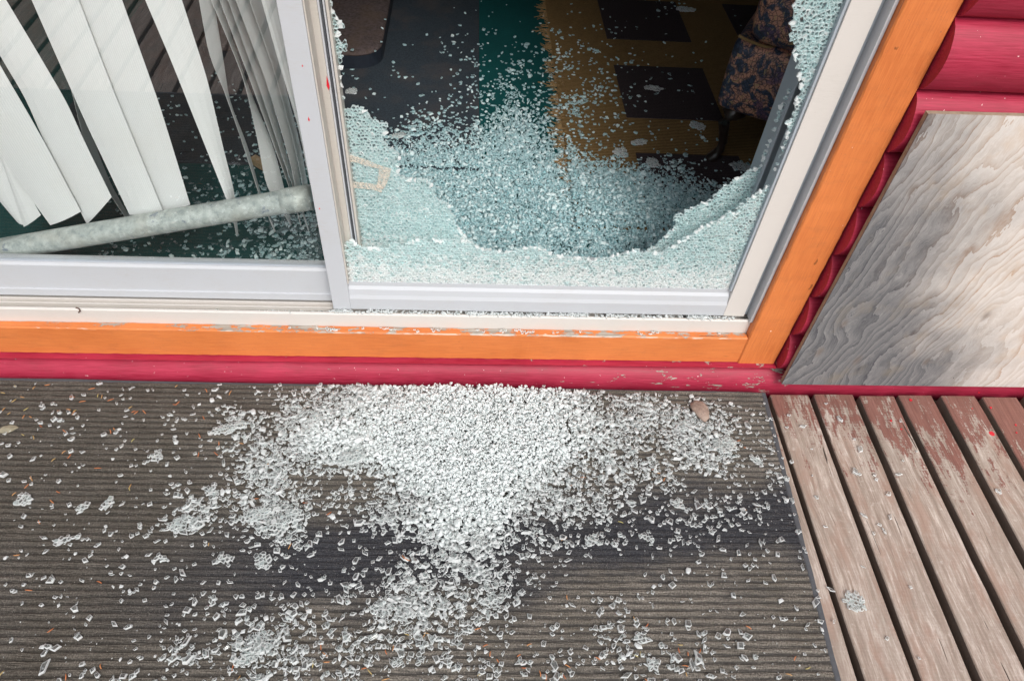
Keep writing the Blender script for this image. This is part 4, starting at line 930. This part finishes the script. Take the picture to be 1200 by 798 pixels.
# fragments lying in the sill track and on the orange ledge
def line_bits(n, u0, u1, y0, y1, z, s0, s1, label, g, pick=None):
    for k in range(n):
        a = rnd.uniform(u0, u1) if pick is None else pick[k]; x = ony(a, 372, .06)[0]
        single((x, rnd.uniform(y0, y1), z), rnd.uniform(s0, s1), label, g, .35)
ns = 620; xs = L.uniform(ony(412, 370, .06)[0], .685, ns); a = np.stack([xs, L.uniform(.0585, .0622, ns), .1575 + L.random(ns) * .028 * (.6 + .4 * np.sin(xs * 17))], 1)
xs2 = -.33 - np.abs(L.normal(0, .12, 160)); b = np.stack([xs2, L.uniform(.0595, .081, 160), .160 + L.random(160) * .004], 1)
nl = 900; xl = L.uniform(-.33, .685, nl); kp = L.random(nl) < (.25 + .75 * np.clip(np.sin(xl * 23 + 1) * .5 + np.sin(xl * 57) * .5, 0, 1)); xl = xl[kp]
c = np.stack([xl, L.uniform(.0545, .0615, len(xl)), L.uniform(.1885, .1925, len(xl))], 1)
q = np.vstack([a, b, c]); o = shard_mass('glass_fragments', q, L.uniform(.5, .95, len(q)), np.full(len(q), .6), L, MATS); tag(o, 'crushed glass filling the white sill track', 'broken glass', None, 'stuff')
led = [370, 338, 381, 382, 386, 389, 387, 392, 424, 445, 449, 453, 457, 462, 485, 489, 506, 508, 512, 515, 560, 567, 587, 590, 593, 605, 607, 610, 612, 613, 616, 618, 621, 623, 626, 650, 655, 682, 752, 755, 766, 770, 775, 849]
for a in led:
    x = ony(a, 378, .04)[0]; single((x, rnd.uniform(.0335, .046), .1478), rnd.uniform(.65, 1.05), 'clear glass fragment resting on the chipped orange ledge below the white sill', 'glass bits on the orange ledge', .12)
for a in (600, 606, 611, 615, 620, 612, 603, 618, 424, 432, 472, 340):
    x = ony(a, 366, .054)[0]; single((x, rnd.uniform(.0528, .056), .1892), rnd.uniform(.7, 1.1), 'clear glass fragment perched on the white lip of the door sill', 'glass bits on the sill lip', .25)
# crushed glass piled between the two panes and on the bottom rail
nb = 6500; xb = L.uniform(-.262, .622, nb); yb = L.uniform(.0835, .129, nb); topz = .305 + .012 * np.sin(xb * 9 + 1) + .006 * np.sin(xb * 31)
q = np.stack([xb, yb, .2745 + L.random(nb) * (topz - .2745)], 1)
o = shard_mass('packed_glass', q, L.uniform(.5, .9, nb), np.full(nb, 1.0), L, [heap_top, heap_side, heap_rim, heap_rim], sash, frost=.6); o['kind'] = 'stuff'

# ---------------------------------------------------------------- glass over the room floor
GI = np.array([[0, .3, .5, 1, 1.8, 1.3, 1.2, 1.6, 1.3, .5], [0, .6, .6, 1, 2.4, 2.0, 1.3, 2, 1, .5], [.6, .8, 1.2, 1.6, 3.2, 2.8, 2.2, 1.3, 1, .5], [1.8, 1, 1, 2, 4.2, 3.2, 2.8, 1.6, 1.3, .5], [1.6, 1, 1.4, 2.6, 5.3, 4, 3.4, 1.8, 1.5, .6],
               [1, 1.6, 2.6, 3.2, 6.5, 4.4, 2.7, 1.5, 1, .5], [3, 4, 5, 5.2, 8, 5.5, 3.6, 2, 1.5, 1], [5, 7, 7.5, 7.5, 8.5, 6.6, 4.3, 4, 2.2, 2], [8, 8.5, 8.5, 8.5, 8.6, 8, 7.2, 7, 5.6, 4], [8.5, 9, 9, 9, 9, 9, 9, 9, 8, 6], [9] * 10, [9] * 10])
N1 = 165000; u1 = L.uniform(395, 885, N1); v1 = L.uniform(-20, 335, N1)
D1 = dens(u1, v1, GI, 400, 12, 50, 25); cl = np.zeros(N1); cn = L.uniform([395, -20], [885, 300], (200, 2))
for a, b in cn: cl += np.exp(-((u1 - a) ** 2 + (v1 - b) ** 2) / (2 * 9. ** 2))
r1 = np.interp(D1, np.arange(10), [0, .006, .020, .05, .10, .22, .42, .70, .95, 1.0]) * np.where(D1 < 5, .35 + 1.1 * cl, 1)
P1 = vonz(u1, v1, FZ); area = (1.0 + 1.1 * (P1[:, 1] - .3)).clip(.6, 3) ; r1 *= np.where(P1[:, 1] < .35, .8, 1)
k = (L.random(N1) < r1 * .60) & (P1[:, 1] > .205) & (P1[:, 1] < 2.2); P1, D1 = P1[k], D1[k]
# left panel side: scatter seen through the intact pane
n2 = 900; u2 = 372 - np.abs(L.normal(0, 55, n2)); v2 = L.uniform(130, 312, n2); kk = L.random(n2) < .3 + .7 * (v2 > 235); P2 = vonz(u2[kk], v2[kk], FZ)
n3 = 420; P3 = vonz(L.uniform(120, 375, n3), L.uniform(90, 310, n3), FZ)
Pi = np.vstack([P1, P2, P3]); Di = np.concatenate([D1, np.full(len(P2), 4.), np.full(len(P3), 1.)])
Pi = Pi[Pi[:, 1] > .205]; Di = Di[:len(Pi)]
onmat = (Pi[:, 0] < .031) & (Pi[:, 1] > .662) & (Pi[:, 1] < 1.86); onrug = (Pi[:, 0] > .302) & (Pi[:, 1] > .40)
cush = (np.abs(Pi[:, 0] + .62) < .31) & (np.abs(Pi[:, 1] - 1.55) < .32)
Pi[:, 2] += np.where(onmat, .0105, .0008) + np.where(onrug, .0115, 0) + np.where(cush, .063, 0) + L.random(len(Pi)) * np.interp(Di, [0, 6, 8, 9], [0, .003, .010, .016])
print('room fragments', len(Pi))
o = shard_mass('glass_fragments', Pi, L.lognormal(-.34, .30, len(Pi)).clip(.3, 1.5), np.where(Di < 5, .15, .7), L, [in_top, in_side, in_white, in_white], frost=.2); tag(o, 'crushed glass strewn over the carpet and rug inside the doorway', 'broken glass', None, 'stuff')
for a in ((765, 105, 22, 10, -15, .012, 'slim cracked chunk on the dark rug square in the middle of the rug'),
          (818, 149, 20, 13, -30, .012, 'cracked chunk on the rug just left of the armchair leg'),
          (866, 196, 26, 14, -10, .012, 'large cracked chunk on the rug right of the armchair leg'),
          (886, 200, 22, 16, -40, .012, 'cracked chunk on the rug tucked beside the door stile'),
          (748, 168, 20, 10, 10, .012, 'cracked chunk at the corner of the front dark rug square'),
          (727, 180, 18, 16, 0, .012, 'cracked chunk on the golden rug band left of the chair leg'),
          (412, 108, 14, 10, -5, .011, 'cloudy cracked chunk on the dark slate mat near the centre stile'),
          (468, 160, 16, 9, 20, .011, 'cloudy cracked chunk on the slate mat beside the cracked pane edge'),
          (765, 192, 18, 16, 15, .013, 'cracked chunk on the front dark rug square'),
          (802, 12, 26, 10, 10, .012, 'far cracked chunk on the rug near the armchair')):
    chunk(a[0], a[1], a[2], a[3], a[4], FZ + a[5], a[6], seed=int(a[0] + 5 * a[1]))
